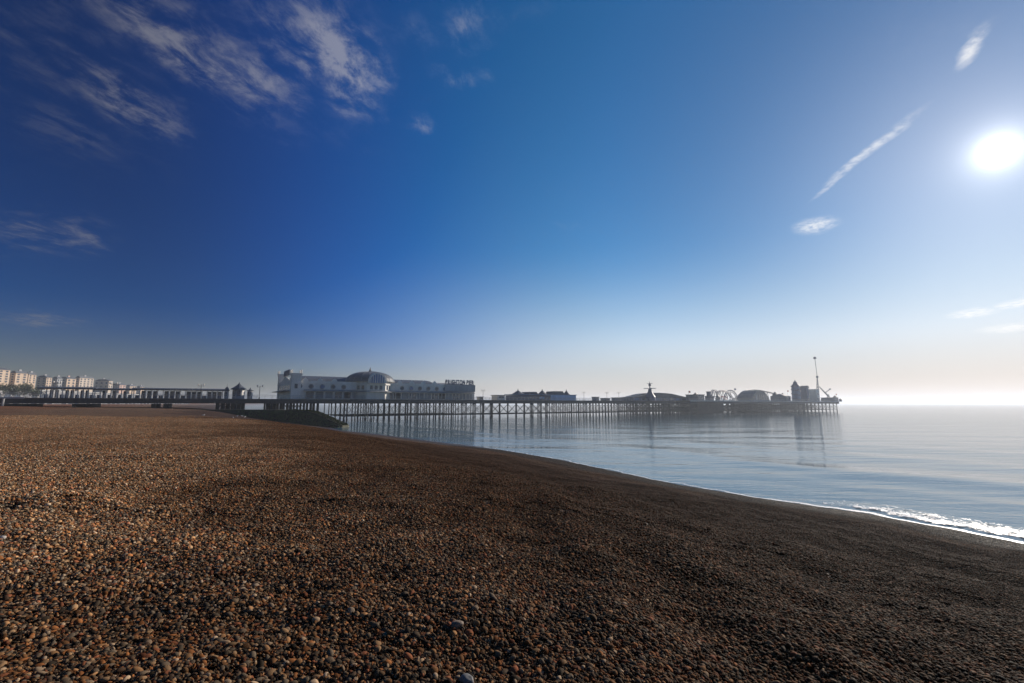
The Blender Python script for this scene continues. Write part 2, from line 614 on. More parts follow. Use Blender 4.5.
# beach and town ground: one sheet round the camera out to the horizon
radii = [0.35]
while radii[-1] < 6000:
    radii.append(radii[-1] * (1.017 if radii[-1] < 70 else 1.042) + 0.01)
radii = np.array(radii)
angs = np.concatenate([np.linspace(-80, 80, 420), np.linspace(80, 280, 90)[1:-1]])
A, RR = np.meshgrid(np.radians(angs), radii, indexing="xy")
GX, GY = RR * np.sin(A), RR * np.cos(A)
beach = grid_mesh("beach", GX, GY, land_z(GX, GY) - 0.018 * sm(-RR, -62, -40), M_BEACH, wrap=True)
tag(beach, kind="structure")

# ------------------------------------------------------------------ loose pebbles (stuff)
def pebble_cluster(name, n_peb, size, subdiv, seed):
    rg = np.random.default_rng(seed)
    bm = bmesh.new()
    bmesh.ops.create_icosphere(bm, subdivisions=subdiv, radius=1.0)
    bm.verts.ensure_lookup_table()
    base_v = np.array([v.co[:] for v in bm.verts])
    base_f = np.array([[v.index for v in f.verts] for f in bm.faces])
    bm.free()
    V, Fc, C = [], [], []
    half = size / 2
    for i in range(n_peb):
        s = 0.0195 * math.exp(rg.normal(-0.04, 0.42))
        s = min(s, 0.055)
        ax = np.array([s * rg.uniform(1.05, 1.55), s * rg.uniform(0.85, 1.1), s * rg.uniform(0.45, 0.85)])
        v = base_v.copy()
        for _ in range(3):                      # uneven stones: shallow dents and bulges
            d = rg.normal(size=3); d /= np.linalg.norm(d)
            v *= (1 + 0.16 * rg.uniform(-1, 1) * np.clip(base_v @ d, -0.2, 1)[:, None])
        if rg.random() < 0.5:                   # a flattened face
            d = rg.normal(size=3); d /= np.linalg.norm(d)
            q = v @ d
            v -= np.outer(np.clip(q - 0.62, 0, None) * 0.8, d)
        v *= ax
        m = Matrix.Rotation(rg.uniform(0, 6.28), 3, "Z") @ Matrix.Rotation(rg.normal(0, 0.45), 3, "X") @ Matrix.Rotation(rg.normal(0, 0.45), 3, "Y")
        v = v @ np.array(m).T
        v += np.array([rg.uniform(-half, half), rg.uniform(-half, half), rg.uniform(-0.020, 0.036)])
        Fc.append(base_f + len(V) * len(base_v))
        V.append(v)
        C.append(np.full(len(base_v), rg.random()))
    V, Fc, C = np.concatenate(V), np.concatenate(Fc), np.concatenate(C)
    me = bpy.data.meshes.new(name)
    me.vertices.add(len(V)); me.vertices.foreach_set("co", V.astype(np.float32).ravel())
    me.loops.add(Fc.size); me.loops.foreach_set("vertex_index", Fc.astype(np.int32).ravel())
    me.polygons.add(len(Fc))
    me.polygons.foreach_set("loop_start", (np.arange(len(Fc)) * 3).astype(np.int32))
    me.polygons.foreach_set("loop_total", np.full(len(Fc), 3, np.int32))
    me.update(calc_edges=True)
    me.shade_smooth()
    at = me.attributes.new("prand", "FLOAT", "POINT")
    at.data.foreach_set("value", C.astype(np.float32))
    me.materials.append(M_STONE)
    return bpy.data.objects.new(name, me)


src = bpy.data.collections.new("pebble_sources")
N_NEAR, N_FAR = 10, 8
for i in range(N_NEAR):
    src.objects.link(pebble_cluster("pebble_a%02d" % i, 62, 0.30, 3, 100 + i))
for i in range(N_FAR):
    src.objects.link(pebble_cluster("pebble_b%02d" % i, 420, 0.85, 2, 200 + i))


def scatter(spacing, r0, r1, half_deg, n_var, first, rg):
    n = int(2 * r1 / spacing) + 2
    gx, gy = np.meshgrid((np.arange(n) - n / 2) * spacing, (np.arange(n) - n / 2) * spacing)
    gx = gx + rg.uniform(-0.3, 0.3, gx.shape) * spacing
    gy = gy + rg.uniform(-0.3, 0.3, gy.shape) * spacing
    x, y = gx.ravel(), gy.ravel()
    r = np.hypot(x, y)
    th = np.degrees(np.abs(np.arctan2(x, y)))
    jr = r * (1 + rg.uniform(-0.08, 0.08, r.shape))
    k = (jr < r1) & (jr >= r0) & ((th < half_deg) | (r < 3.0))
    x, y = x[k], y[k]
    u = shore_u(x, y)
    k = (u > -0.3)
    x, y, u = x[k], y[k], u[k]
    z = land_z(x, y)
    e = 0.15
    nx = -(land_z(x + e, y) - land_z(x - e, y)) / (2 * e)
    ny = -(land_z(x, y + e) - land_z(x, y - e)) / (2 * e)
    rot = np.zeros((len(x), 3))
    for i in range(len(x)):
        q = Vector((nx[i], ny[i], 1)).to_track_quat("Z", "Y").to_matrix() @ Matrix.Rotation(rg.uniform(0, 6.28), 3, "Z")
        rot[i] = q.to_euler()[:]
    small = 1.0 - 0.33 * sm(-u, -29, -14)
    return np.stack([x, y, z], -1), rot, rg.uniform(0.88, 1.12, len(x)) * small * 0.485, first + rg.integers(0, n_var, len(x))


S1 = scatter(0.099, 0.0, 9.0, 100, N_NEAR, 0, np.random.default_rng(1))
S2 = scatter(0.24, 9.0, 62.0, 74, N_FAR, N_NEAR, np.random.default_rng(2))
P_, ROT, SC, ID = (np.concatenate([a, b]) for a, b in zip(S1, S2))
pm = bpy.data.meshes.new("pebbles")
pm.vertices.add(len(P_))
pm.vertices.foreach_set("co", P_.astype(np.float32).ravel())
for nm, ty, arr, key in (("rot", "FLOAT_VECTOR", ROT, "vector"), ("scl", "FLOAT", SC, "value"), ("vid", "INT", ID, "value")):
    a = pm.attributes.new(nm, ty, "POINT")
    a.data.foreach_set(key, arr.astype(np.int32 if ty == "INT" else np.float32).ravel())
pebbles = bpy.data.objects.new("pebbles", pm)
COL.objects.link(pebbles)
tag(pebbles, "brown, tan and grey rounded pebbles covering the whole beach", kind="stuff")
gn = bpy.data.node_groups.new("pebble_scatter", "GeometryNodeTree")
gn.interface.new_socket("Geometry", in_out="INPUT", socket_type="NodeSocketGeometry")
gn.interface.new_socket("Geometry", in_out="OUTPUT", socket_type="NodeSocketGeometry")
gi, go = gn.nodes.new("NodeGroupInput"), gn.nodes.new("NodeGroupOutput")
ci = gn.nodes.new("GeometryNodeCollectionInfo")
ci.inputs[0].default_value = src
ci.inputs["Separate Children"].default_value = True
ci.inputs["Reset Children"].default_value = True
mp_ = gn.nodes.new("GeometryNodeMeshToPoints")
ip = gn.nodes.new("GeometryNodeInstanceOnPoints")
ip.inputs["Pick Instance"].default_value = True


def attr(nm, ty):
    a = gn.nodes.new("GeometryNodeInputNamedAttribute")
    a.data_type = ty
    a.inputs[0].default_value = nm
    return a.outputs[0]


gl = gn.links.new
gl(gi.outputs[0], mp_.inputs[0])
gl(mp_.outputs[0], ip.inputs["Points"])
gl(ci.outputs[0], ip.inputs["Instance"])
gl(attr("vid", "INT"), ip.inputs["Instance Index"])
e2r = gn.nodes.new("FunctionNodeEulerToRotation")
gl(attr("rot", "FLOAT_VECTOR"), e2r.inputs[0])
gl(e2r.outputs[0], ip.inputs["Rotation"])
gl(attr("scl", "FLOAT"), ip.inputs["Scale"])
gl(ip.outputs[0], go.inputs[0])
md = pebbles.modifiers.new("scatter", "NODES")
md.node_group = gn


# ------------------------------------------------------------------ sea
def sea_mat():
    m, n, p = new_mat("sea_water")
    g = n.n("ShaderNodeNewGeometry")
    pos = g.outputs["Position"]
    m.node_tree.nodes.remove(p)
    dist = n.vmath("LENGTH", n.vmath("SUBTRACT", pos, (0, 0, CAM_Z)))
    mpn = n.n("ShaderNodeMapping")
    n.put(mpn.inputs[0], pos)
    mpn.inputs[2].default_value = (0, 0, R(35))
    mpn.inputs[3].default_value = (0.30, 1.0, 1.0)
    a = n.noise(mpn.outputs[0], 0.10, 4, 0.5)
    b = n.noise(mpn.outputs[0], 0.55, 4, 0.55)
    c = n.noise(mpn.outputs[0], 2.6, 3, 0.55)
    near = n.smooth(dist, 40, 330, 1.0, 0.30)
    h = n.math("ADD", n.math("MULTIPLY", a, 0.34), n.math("ADD", n.math("MULTIPLY", b, 0.075), n.math("MULTIPLY", c, 0.012)))
    bp = n.n("ShaderNodeBump")
    bp.inputs["Distance"].default_value = 1.0
    n.put(bp.inputs["Strength"], n.math("MULTIPLY", near, 0.8))
    n.put(bp.inputs["Height"], h)
    gl_ = n.n("ShaderNodeBsdfGlossy", distribution="BECKMANN")
    n.put(gl_.inputs["Roughness"], n.smooth(dist, 20, 220, 0.06, 0.15))
    n.put(gl_.inputs["Normal"], bp.outputs[0])
    df = n.n("ShaderNodeBsdfDiffuse")
    df.inputs["Color"].default_value = (0.12, 0.21, 0.265, 1)
    fr = n.n("ShaderNodeFresnel")
    fr.inputs["IOR"].default_value = 1.55
    n.put(fr.inputs["Normal"], bp.outputs[0])
    mx = n.n("ShaderNodeMixShader")
    n.put(mx.inputs[0], fr.outputs[0])
    m.node_tree.links.new(df.outputs[0], mx.inputs[1])
    m.node_tree.links.new(gl_.outputs[0], mx.inputs[2])
    out = next(q for q in m.node_tree.nodes if q.type == "OUTPUT_MATERIAL")
    m.node_tree.links.new(mx.outputs[0], out.inputs["Surface"])
    return m


M_SEA = sea_mat()
radii = [5.0]
while radii[-1] < 6000:
    radii.append(radii[-1] * 1.012 + 0.02)
radii = np.array(radii)
angs = np.concatenate([np.linspace(-60, 62, 330), np.linspace(62, 300, 60)[1:-1]])
A, RR = np.meshgrid(np.radians(angs), radii, indexing="xy")
GX, GY = RR * np.sin(A), RR * np.cos(A)


def swell_z(X_, Y_):
    U = -shore_u(X_, Y_)                       # distance offshore
    alng = X_ * 0.62 - Y_ * 0.78
    q = np.zeros(np.shape(X_))
    for d0, wd, am, ph in ((11.0, 1.8, 0.05, 0.0), (18.0, 3.6, 0.17, 1.0), (32.0, 3.6, 0.06, 2.0), (50.0, 4.6, 0.05, 0.7)):
        c0 = d0 + 1.4 * np.sin(alng * 0.06 + ph) + 0.6 * np.sin(alng * 0.19 + 2 * ph)
        q += am * np.exp(-((U - c0) / wd) ** 2) * (0.65 + 0.35 * np.sin(alng * 0.045 + ph))
    # the small breaker that is just turning over, towards the camera's side of the shore
    c0 = 2.2 + 0.3 * np.sin(alng * 0.35)
    q += 0.07 * np.exp(-((U - c0) / 0.8) ** 2) * sm(alng, -12, -2)
    return q * np.clip(1.4 - np.hypot(X_, Y_) / 300, 0, 1)


swell = swell_z(GX, GY)
sea = grid_mesh("sea", GX, GY, swell, M_SEA, wrap=True)
tag(sea, kind="structure")


# ------------------------------------------------------------------ haze: one box of air round everything
hm = bpy.data.materials.new("haze_air")
hm.use_nodes = True
hm.node_tree.nodes.clear()
h = NT(hm.node_tree)
pv = h.n("ShaderNodeVolumePrincipled")
pv.inputs["Color"].default_value = (0.84, 0.91, 1.0, 1)
pv.inputs["Density"].default_value = HAZE_DENSITY
pv.inputs["Anisotropy"].default_value = 0.35
ho = h.n("ShaderNodeOutputMaterial")
hm.node_tree.links.new(pv.outputs[0], ho.inputs["Volume"])
haze = MB().box(-6600, 6600, -6600, 6600, -8.0, 58.0).build("haze", hm)
tag(haze, kind="stuff")

# ================================================================== materials for built things
M_IRON = simple_mat("weathered_iron", (0.050, 0.052, 0.050), 0.75, 0.5, 0.8)
M_TIMBER = simple_mat("dark_timber", (0.075, 0.062, 0.050), 0.85, 0.4, 0.9)
M_DECK = simple_mat("deck_planks", (0.22, 0.19, 0.155), 0.85, 0.3, 0.8)
M_RAIL = simple_mat("pale_rail", (0.42, 0.43, 0.42), 0.55, 0.2, 1.0)
M_WHITE = simple_mat("white_paint", (0.84, 0.79, 0.70), 0.6, 0.22, 0.5, streak=True)
M_CREAM = simple_mat("cream_render", (0.62, 0.47, 0.34), 0.75, 0.2, 0.4, streak=True)
M_PINK = simple_mat("rose_render", (0.60, 0.40, 0.32), 0.75, 0.2, 0.4, streak=True)
M_GREYW = simple_mat("grey_render", (0.36, 0.36, 0.36), 0.8, 0.25, 0.4, streak=True)
M_SLATE = simple_mat("slate_roof", (0.095, 0.108, 0.125), 0.55, 0.35, 0.8)
M_LEAD = simple_mat("blue_grey_dome", (0.17, 0.17, 0.165), 0.45, 0.3, 0.7)
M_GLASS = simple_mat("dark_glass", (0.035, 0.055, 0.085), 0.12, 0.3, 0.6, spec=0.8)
M_BLUEGL = simple_mat("blue_glazing", (0.07, 0.15, 0.32), 0.15, 0.3, 0.6, spec=0.8)
M_BLUE = simple_mat("blue_paint", (0.10, 0.19, 0.36), 0.55, 0.25, 0.5, streak=True)
M_LBLUE = simple_mat("pale_blue_paint", (0.28, 0.50, 0.80), 0.55, 0.2, 0.5, streak=True)
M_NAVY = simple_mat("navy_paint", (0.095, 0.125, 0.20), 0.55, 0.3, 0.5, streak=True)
M_GREY = simple_mat("grey_cladding", (0.24, 0.25, 0.26), 0.6, 0.25, 0.5, streak=True)
M_RED = simple_mat("red_paint", (0.45, 0.06, 0.04), 0.55, 0.2, 0.6)
M_STEEL = simple_mat("galvanised_steel", (0.34, 0.35, 0.36), 0.45, 0.2, 1.0, metal=0.3)
M_CONC = simple_mat("wet_concrete", (0.075, 0.075, 0.042), 0.8, 0.45, 0.35)
M_WEED = simple_mat("green_weed", (0.075, 0.11, 0.025), 0.8, 0.55, 0.9)
M_BUOY = simple_mat("white_enamel", (0.80, 0.80, 0.78), 0.5, 0.08, 3.0)
M_LEAF = simple_mat("scrub_leaves", (0.050, 0.070, 0.028), 0.85, 0.5, 0.8)
M_BARK = simple_mat("bark", (0.09, 0.07, 0.05), 0.9, 0.3, 3.0)

# ================================================================== the pier
P0 = Vector((-48.2, 164.3, 0.0))
PHI = R(34.0)
CP, SP = math.cos(PHI), math.sin(PHI)
DECK = 7.5                     # top of the deck
UNDER = 5.92


def t_at(px, off=0.0, py=400.0):
    """distance along the pier of the point seen at px, at a given distance across it"""
    k = k_at(px, py)
    ox, oy = P0.x - off * SP, P0.y + off * CP
    return (k * oy - ox) / (CP - k * SP)


def world_of(t, off, z=0.0):
    return Vector((P0.x + t * CP - off * SP, P0.y + t * SP + off * CP, z))


def depth(t, off=0.0):
    return P0.y + t * SP + off * CP


def hz(py, t, off=0.0):
    """height above the deck of something seen at row py"""
    return z_at(py, depth(t, off)) - DECK


def px_r(px0, px1, t, off):
    """true radius of a round thing seen between two columns"""
    Y = depth(t, off)
    kk = (k_at(px0) + k_at(px1)) / 2
    return (k_at(px1) - k_at(px0)) * Y / 2 / math.sqrt(1 + kk * kk)


def fit_box(px0, px1, off, wid, ratio=0.7):
    """a box along the pier whose far landward corner shows at px0 and near seaward corner at px1"""
    t1 = t_at(px1, off)
    while True:
        t0 = t_at(px0, off + wid)
        if t1 - t0 >= ratio * wid or wid < 1.2:
            return t0, t1 - t0, wid
        wid *= 0.93


T_LAND = t_at(-70)
T_PAL0, T_PAL1 = t_at(291), t_at(475)
T_HEAD, T_END = t_at(690, -9), t_at(839, -9)
W_MAIN, W_PAL, H0, H1 = 22.0, 36.0, -9.0, 46.0

pier = empty("pier", P0, PHI, "long dark pleasure pier on iron piles running from the beach out into the sea", "pier")
mb = MB()
mb.box(T_LAND, T_HEAD, 0, W_MAIN, DECK - 0.22, DECK)
mb.box(T_PAL0 - 6, T_PAL1 + 5, W_MAIN + 0.01, W_PAL + 2, DECK - 0.22, DECK)
mb.build("deck", M_DECK, pier)
mb = MB()
mb.box(T_HEAD, T_END, H0, H1, DECK - 0.12, DECK + 0.12)
mb.box(T_END + 0.01, T_END + 5, H0 + 14, H1 - 8, DECK - 0.12, DECK + 0.12)
mb.build("head_deck", M_DECK, pier)
# main girders and the deep edge beams
mb = MB()
for y in (0.12, 5.5, 11.0, 16.5, 21.9):
    mb.box(T_LAND, T_HEAD, y - 0.22, y + 0.22, UNDER + 0.1, DECK - 0.23)
x = T_LAND
while x < T_HEAD:
    mb.box(x - 0.16, x + 0.16, 0.36, W_MAIN - 0.1, UNDER + 0.45, DECK - 0.24)
    x += 3.0
mb.build("deck_girder", M_IRON, pier)
mb = MB()
for y in np.arange(H0 + 0.3, H1, 6.8):
    mb.box(T_HEAD + 0.1, T_END - 0.1, y - 0.25, y + 0.25, UNDER - 0.1, DECK - 0.13)
for x in np.arange(T_HEAD + 0.3, T_END, 6.0):
    mb.box(x - 0.2, x + 0.2, H0 + 0.6, H1 - 0.2, UNDER + 0.2, DECK - 0.14)
mb.build("head_girder", M_IRON, pier)
# pale edge boards of the pier head
mb = MB()
mb.box(T_HEAD - 0.05, T_END + 0.05, H0 - 0.12, H0 - 0.003, DECK - 0.30, DECK + 0.32)
mb.box(T_END + 0.003, T_END + 0.15, H0 - 0.1, H0 + 13.9, DECK - 0.30, DECK + 0.32)
mb.build("edge_board", M_RAIL, pier)


def railing(x0, x1, y, z, h=1.15, step=2.0, along=True):
    m = MB()
    n = max(1, int(abs(x1 - x0) / step))
    for zz in (0.35, 0.7, h):
        r = 0.05 if zz == h else 0.03
        a = (x0, y, z + zz) if along else (y, x0, z + zz)
        b = (x1, y, z + zz) if along else (y, x1, z + zz)
        m.tube(a, b, r, n=5)
    for i in range(n + 1):
        q = x0 + (x1 - x0) * i / n
        p = (q, y) if along else (y, q)
        m.tube((*p, z), (*p, z + h), 0.045, n=5)
    return m


railing(T_LAND, T_HEAD - 0.2, 0.25, DECK).build("railing", M_RAIL, pier)
railing(T_PAL1 + 6, T_HEAD - 0.2, W_MAIN - 0.25, DECK).build("railing", M_RAIL, pier)
railing(T_LAND, T_PAL0 - 8, W_MAIN - 0.25, DECK).build("railing", M_RAIL, pier)
railing(T_HEAD + 0.3, T_END - 0.3, H0 + 0.25, DECK + 0.12).build("railing", M_RAIL, pier)
railing(H0 + 0.4, H1 - 0.4, T_END - 0.25, DECK + 0.12, along=False).build("railing", M_RAIL, pier)

# piles: cast iron columns in rows, thicker at the foot
MAIN_ROWS = (0.9, 7.6, 14.4, 21.1)
HEAD_ROWS = tuple(np.arange(H0 + 0.8, H1, 7.6))
spots = []
x = t_at(346)
rp = random.Random(3)
while x < T_HEAD - 3:
    for y in MAIN_ROWS:
        spots.append((x + rp.uniform(-0.25, 0.25), y, 0.185, UNDER + 0.1))
    x += 4.5
x = T_PAL0
while x < T_PAL1 + 4:
    for y in (28.4, 36.6):
        spots.append((x, y, 0.185, DECK - 0.25))
    x += 4.5
x = T_HEAD + 1
i = 0
while x < T_END:
    for y in HEAD_ROWS:
        spots.append((x + rp.uniform(-0.3, 0.3), y, 0.26, UNDER - 0.05))
    x += 6.2
    i += 1
spots.sort(key=lambda s: (world_of(s[0], s[1]).length + (60 if s[1] > 8 else 0)))
rest = MB()


def pile_mb(r, top):
    m = MB()
    m.lathe([(r * 1.45, -5.0), (r * 1.4, 0.35), (r * 1.1, 0.55), (r, 0.7), (r, 1.4), (r * 1.35, 1.45), (r * 1.35, 1.75), (r, 1.8), (r, top - 0.6), (r * 1.8, top)], 8)
    return m


proto = {}
for k, (px_, y, r, top) in enumerate(spots):
    if k < 100:
        key = (r, top)
        if key not in proto:
            o = pile_mb(r, top).build("pile", M_IRON, pier)
            proto[key] = o
        else:
            o = proto[key].copy()
            COL.objects.link(o)
            o.parent = pier
        o.location = (px_, y, 0)
    else:
        m = pile_mb(r, top)
        rest.add([(v[0] + px_, v[1] + y, v[2]) for v in m.v], m.f)
tag(rest.build("farther_piling", M_IRON, pier), kind="stuff")

# ties and braces
rows = {}
for (px_, y, r, top) in spots:
    rows.setdefault(round(float(y), 2), []).append(px_)
mb = MB()
for y, xs in rows.items():
    xs.sort()
    head = False
    for a, b in zip(xs[:-1], xs[1:]):
        if b - a > 9:
            continue
        head = a > T_HEAD
        mb.tube((a, y, 1.6), (b, y, 1.6), 0.09, n=5)
        if y < 8 or head:
            mb.tube((a, y, 1.8), (b, y, UNDER - 0.2), 0.055 if not head else 0.09, n=4)
            mb.tube((a, y, UNDER - 0.2), (b, y, 1.8), 0.055 if not head else 0.09, n=4)
        if head:
            mb.tube((a, y, 3.6), (b, y, 3.6), 0.12, n=5)
            if rp.random() < 0.65:
                mb.tube((a, y, 3.4), (b, y, 0.5), 0.09, n=4)
cols = {}
for (px_, y, r, top) in spots:
    cols.setdefault(round(px_ / 4.5), []).append((px_, y))
x = t_at(346)
while x < T_HEAD - 3:
    for y0_, y1_ in zip(MAIN_ROWS[:-1], MAIN_ROWS[1:]):
        mb.tube((x, y0_, 1.6), (x, y1_, 1.6), 0.10, n=5)
        mb.tube((x, y0_, 1.8), (x, y1_, UNDER - 0.2), 0.05, n=4)
        mb.tube((x, y1_, 1.8), (x, y0_, UNDER - 0.2), 0.05, n=4)
    x += 4.5
x = T_HEAD + 1
while x < T_END:
    for y0_, y1_ in zip(HEAD_ROWS[:-1], HEAD_ROWS[1:]):
        mb.tube((x, y0_, 1.6), (x, y1_, 1.6), 0.14, n=5)
        mb.tube((x, y0_, 0.8), (x, y1_, UNDER - 0.2), 0.10, n=4)
        mb.tube((x, y1_, 0.8), (x, y0_, UNDER - 0.2), 0.10, n=4)
    x += 6.2
mb.build("bracing", M_IRON, pier)
# boat landing: a slatted lower stage beneath the inner end of the head
mb = MB()
xa, xb = t_at(697, H0), t_at(722, H0)
for q in np.arange(xa, xb, 0.62):
    mb.box(q, q + 0.40, H0 - 0.55, H0 - 0.25, 0.4, DECK - 0.7)
for zz in (0.8, 2.3, 3.9, 5.6):
    mb.box(xa, xb, H0 - 0.24, H0 - 0.05, zz, zz + 0.35)
mb.build("landing_screen", M_TIMBER, pier)
mb = MB()
mb.box(xa - 3, t_at(772, H0), H0 + 1.3, H0 + 9, 1.3, 1.6)
mb.build("landing_stage", M_TIMBER, pier)
# stub columns where the deck crosses the beach
for a, b in ((73.5, 76.5), (87.5, 90), (152, 157), (164, 169.5)):
    mb = MB()
    mb.box(t_at(a, 3), t_at(b, 3), 2, 20, 2.5, UNDER + 0.05)
    mb.build("trestle", M_IRON, pier)
for px_ in (219, 224.5, 230, 236, 241, 244.5, 272.5, 276.5, 284, 291, 298, 305, 312, 319):
    for y in MAIN_ROWS:
        mb = MB()
        mb.tube((t_at(px_), y, -1.5), (t_at(px_), y, UNDER + 0.15), 0.30, n=8)
        mb.build("beach_pile", M_IRON, pier)
for a, b in ((219, 224.5), (224.5, 230), (230, 236), (236, 241), (284, 291), (291, 298), (298, 305)):
    for y in MAIN_ROWS[:2]:
        mb = MB()
        mb.path([(t_at(a), y, 4.4), (t_at((a + b) / 2), y, UNDER), (t_at(b), y, 4.4)], 0.12, 5)
        mb.build("knee_brace", M_IRON, pier)
# solid abutment at the landward end and its pale column
mb = MB()
mb.box(T_LAND, t_at(23, 1.5), 1.5, 20, 4.0, UNDER + 0.05)
mb.build("abutment", M_IRON, pier)
mb = MB()
mb.lathe([(0.34, 4.5), (0.28, 4.8), (0.26, 7.1), (0.36, 7.25)], 12, (t_at(3.2, -0.5), -0.5, 0))
mb.build("column", M_GREYW, pier)
mb = MB()
mb.box(T_LAND, t_at(24), -0.16, -0.004, DECK - 0.25, DECK + 0.10)
mb.build("kerb_board", M_RAIL, pier)


def on_pier(name, t, off, label, cat, group=None, z=DECK, rz=0.0):
    o = empty(name, world_of(t, off, z), PHI + rz, label, cat, group)
    return o


# ------------------------------------------------------------------ shelters and kiosks on the shoreward deck
def shelter(px0, px1, off, h_eave, h_ridge, label, nbay, lit):
    t0, t1 = t_at(px0, off), t_at(px1, off)
    L = t1 - t0
    o = on_pier("deck_shelter", t0, off, label, "shelter", "shelters along the shoreward deck")
    m = MB()
    m.prism([(-0.9, h_eave), (5.9, h_eave), (5.9, h_eave + 0.25), (2.5, h_ridge), (-0.9, h_eave + 0.25)], "x", -0.6, L + 0.6)
    m.build("roof", M_SLATE, o)
    for i in range(nbay + 1):
        q = L * i / nbay
        mm = MB()
        mm.box(q - 0.11, q + 0.11, -0.11, 0.11, 0, h_eave)
        mm.build("post", M_WHITE, o)
    for i in range(nbay):
        a, b = L * i / nbay + 0.15, L * (i + 1) / nbay - 0.15
        mm = MB()
        mm.box(a, b, 2.4, 2.5, 0.0, 0.95)
        mm.build("bench_panel", M_GREY if i % 3 else M_NAVY, o)
        if i % lit:
            mm = MB()
            mm.box(a, b, 2.42, 2.48, 1.0, h_eave - 0.25)
            mm.build("glass_screen", M_GLASS if (i * 7) % 3 else M_GREYW, o)
    return o


shelter(40, 92, 7, 2.45, 3.1, "long low slate roofed shelter on the deck in front of the seafront houses", 10, 3)
shelter(94, 131, 7, 2.35, 2.9, "low dark roofed shelter on the deck between the two longer shelters", 7, 2)
shelter(133, 222, 7, 2.5, 3.15, "longest dark roofed shelter with glazed panels ending at the pointed kiosk", 16, 4)


def kiosk(px0, px1, off, h_wall, h_peak, label, peak_w=0.12, onion=False, wall=None):
    tm_ = t_at((px0 + px1) / 2, off + 2)
    r = px_r(px0, px1, tm_, off + 2) * 0.95
    o = on_pier("kiosk", tm_, off + 2, label, "kiosk", "kiosks on the shoreward deck")
    n = 8
    rr = r / math.cos(math.pi / 8) * 0.9
    m = MB()
    m.lathe([(rr, 0), (rr, h_wall)], n, a0=math.pi / 8, a1=math.pi / 8 + 2 * math.pi)
    m.build("wall", wall or M_GREYW, o)
    m = MB()
    if onion:
        m.lathe([(rr * 1.25, h_wall + 0.003), (rr * 1.2, h_wall + 0.25), (rr * 0.85, h_wall + (h_peak - h_wall) * 0.45), (rr * 0.45, h_wall + (h_peak - h_wall) * 0.72), (rr * 0.1, h_peak - 0.2), (0.03, h_peak + 0.7)], 16)
    else:
        m.lathe([(rr * 1.3, h_wall + 0.003), (rr * 1.28, h_wall + 0.2), (rr * 0.6, h_wall + (h_peak - h_wall) * 0.55), (rr * peak_w, h_peak), (0.04, h_peak + 0.5)], n)
    m.build("roof", M_SLATE, o)
    for i in range(n):
        a = math.pi / 8 + math.pi * 2 * (i + 0.5) / n
        mm = MB()
        hw = rr * 0.24
        d = rr * math.cos(math.pi / n) + 0.02
        ca, sa = math.cos(a), math.sin(a)
        pts = [(d, -hw, 0.9), (d, hw, 0.9), (d, hw, h_wall - 0.3), (d, -hw, h_wall - 0.3), (d + 0.05, -hw, 0.9), (d + 0.05, hw, 0.9), (d + 0.05, hw, h_wall - 0.3), (d + 0.05, -hw, h_wall - 0.3)]
        mm.add([(x_ * ca - y_ * sa, x_ * sa + y_ * ca, z_) for x_, y_, z_ in pts], [(3, 2, 1, 0), (4, 5, 6, 7), (0, 1, 5, 4), (1, 2, 6, 5), (2, 3, 7, 6), (3, 0, 4, 7)])
        mm.build("window", M_GLASS if i % 3 else M_WHITE, o)
    return o


tk = t_at(238, 4)
kiosk(223.5, 228.5, 3, 2.4, hz(385.8, t_at(226, 4), 4), "small round kiosk with a pointed roof beside the tallest kiosk", onion=True)
kiosk(231, 245, 3, 2.9, hz(383.6, tk, 4), "tallest pointed kiosk of the shoreward deck with a stepped dark roof")
kiosk(246.5, 252.5, 3, 2.5, hz(389.0, t_at(249, 4), 4), "low dark kiosk with a shallow roof at the end of the row", peak_w=0.3)


# ------------------------------------------------------------------ lamp posts along the deck
lp_labels = [(55, "dark lamp post on the deck in front of the seafront houses"), (112, "dark lamp post beside the short middle shelter"), (200, "dark lamp post standing behind the longest shelter's far end"),
             (259, "dark lamp post in the gap between the kiosks and the white hall"), (483, "dark lamp post just past the sign end of the white hall"), (584, "dark lamp post just past the blue pavilion's bright end"),
             (607, "dark lamp post midway between the blue pavilion and the tented hall"), (619, "dark lamp post nearest the tented hall")]
lamp0 = None
for px_, lab in lp_labels:
    t = t_at(px_, 1.6)
    if lamp0 is None:
        lamp0 = empty("lamp_post", (0, 0, 0), PHI)
        m = MB()
        m.lathe([(0.16, 0), (0.15, 0.5), (0.07, 0.6), (0.055, 4.0), (0.09, 4.1)], 8)
        m.tube((-0.7, 0, 3.7), (0.7, 0, 3.7), 0.035, n=5)
        m.build("post", M_IRON, lamp0)
        for sx_ in (-0.7, 0.7):
            mm = MB()
            mm.lathe([(0.05, 3.72), (0.17, 3.95), (0.19, 4.1), (0.14, 4.25), (0.02, 4.36)], 8, (sx_, 0, 0))
            mm.build("lantern", M_WHITE, lamp0)
        o = lamp0
    else:
        o = copy_tree(lamp0)
    o.location = world_of(t, 1.6, DECK)
    tag(o, lab, "lamp post", "lamp posts along the pier deck")

# ------------------------------------------------------------------ the long white hall with the dome
OFFP = 2.6
t0 = t_at(291, OFFP)
L = t_at(474.5, OFFP) - t0
hall = on_pier("pier_hall", t0, OFFP, "long white two storey hall with corner towers, grey dome and rooftop name sign", "hall")
WH = 33.0
HP = 6.1       # parapet height
def hx(px_, off=0.0):
    return t_at(px_, OFFP + off) - t0
xd = hx(369, 5.3)                  # dome centre
m = MB()
m.box(0.3, L, 0.25, WH, 0, HP - 0.6)
m.build("wall", M_WHITE, hall)
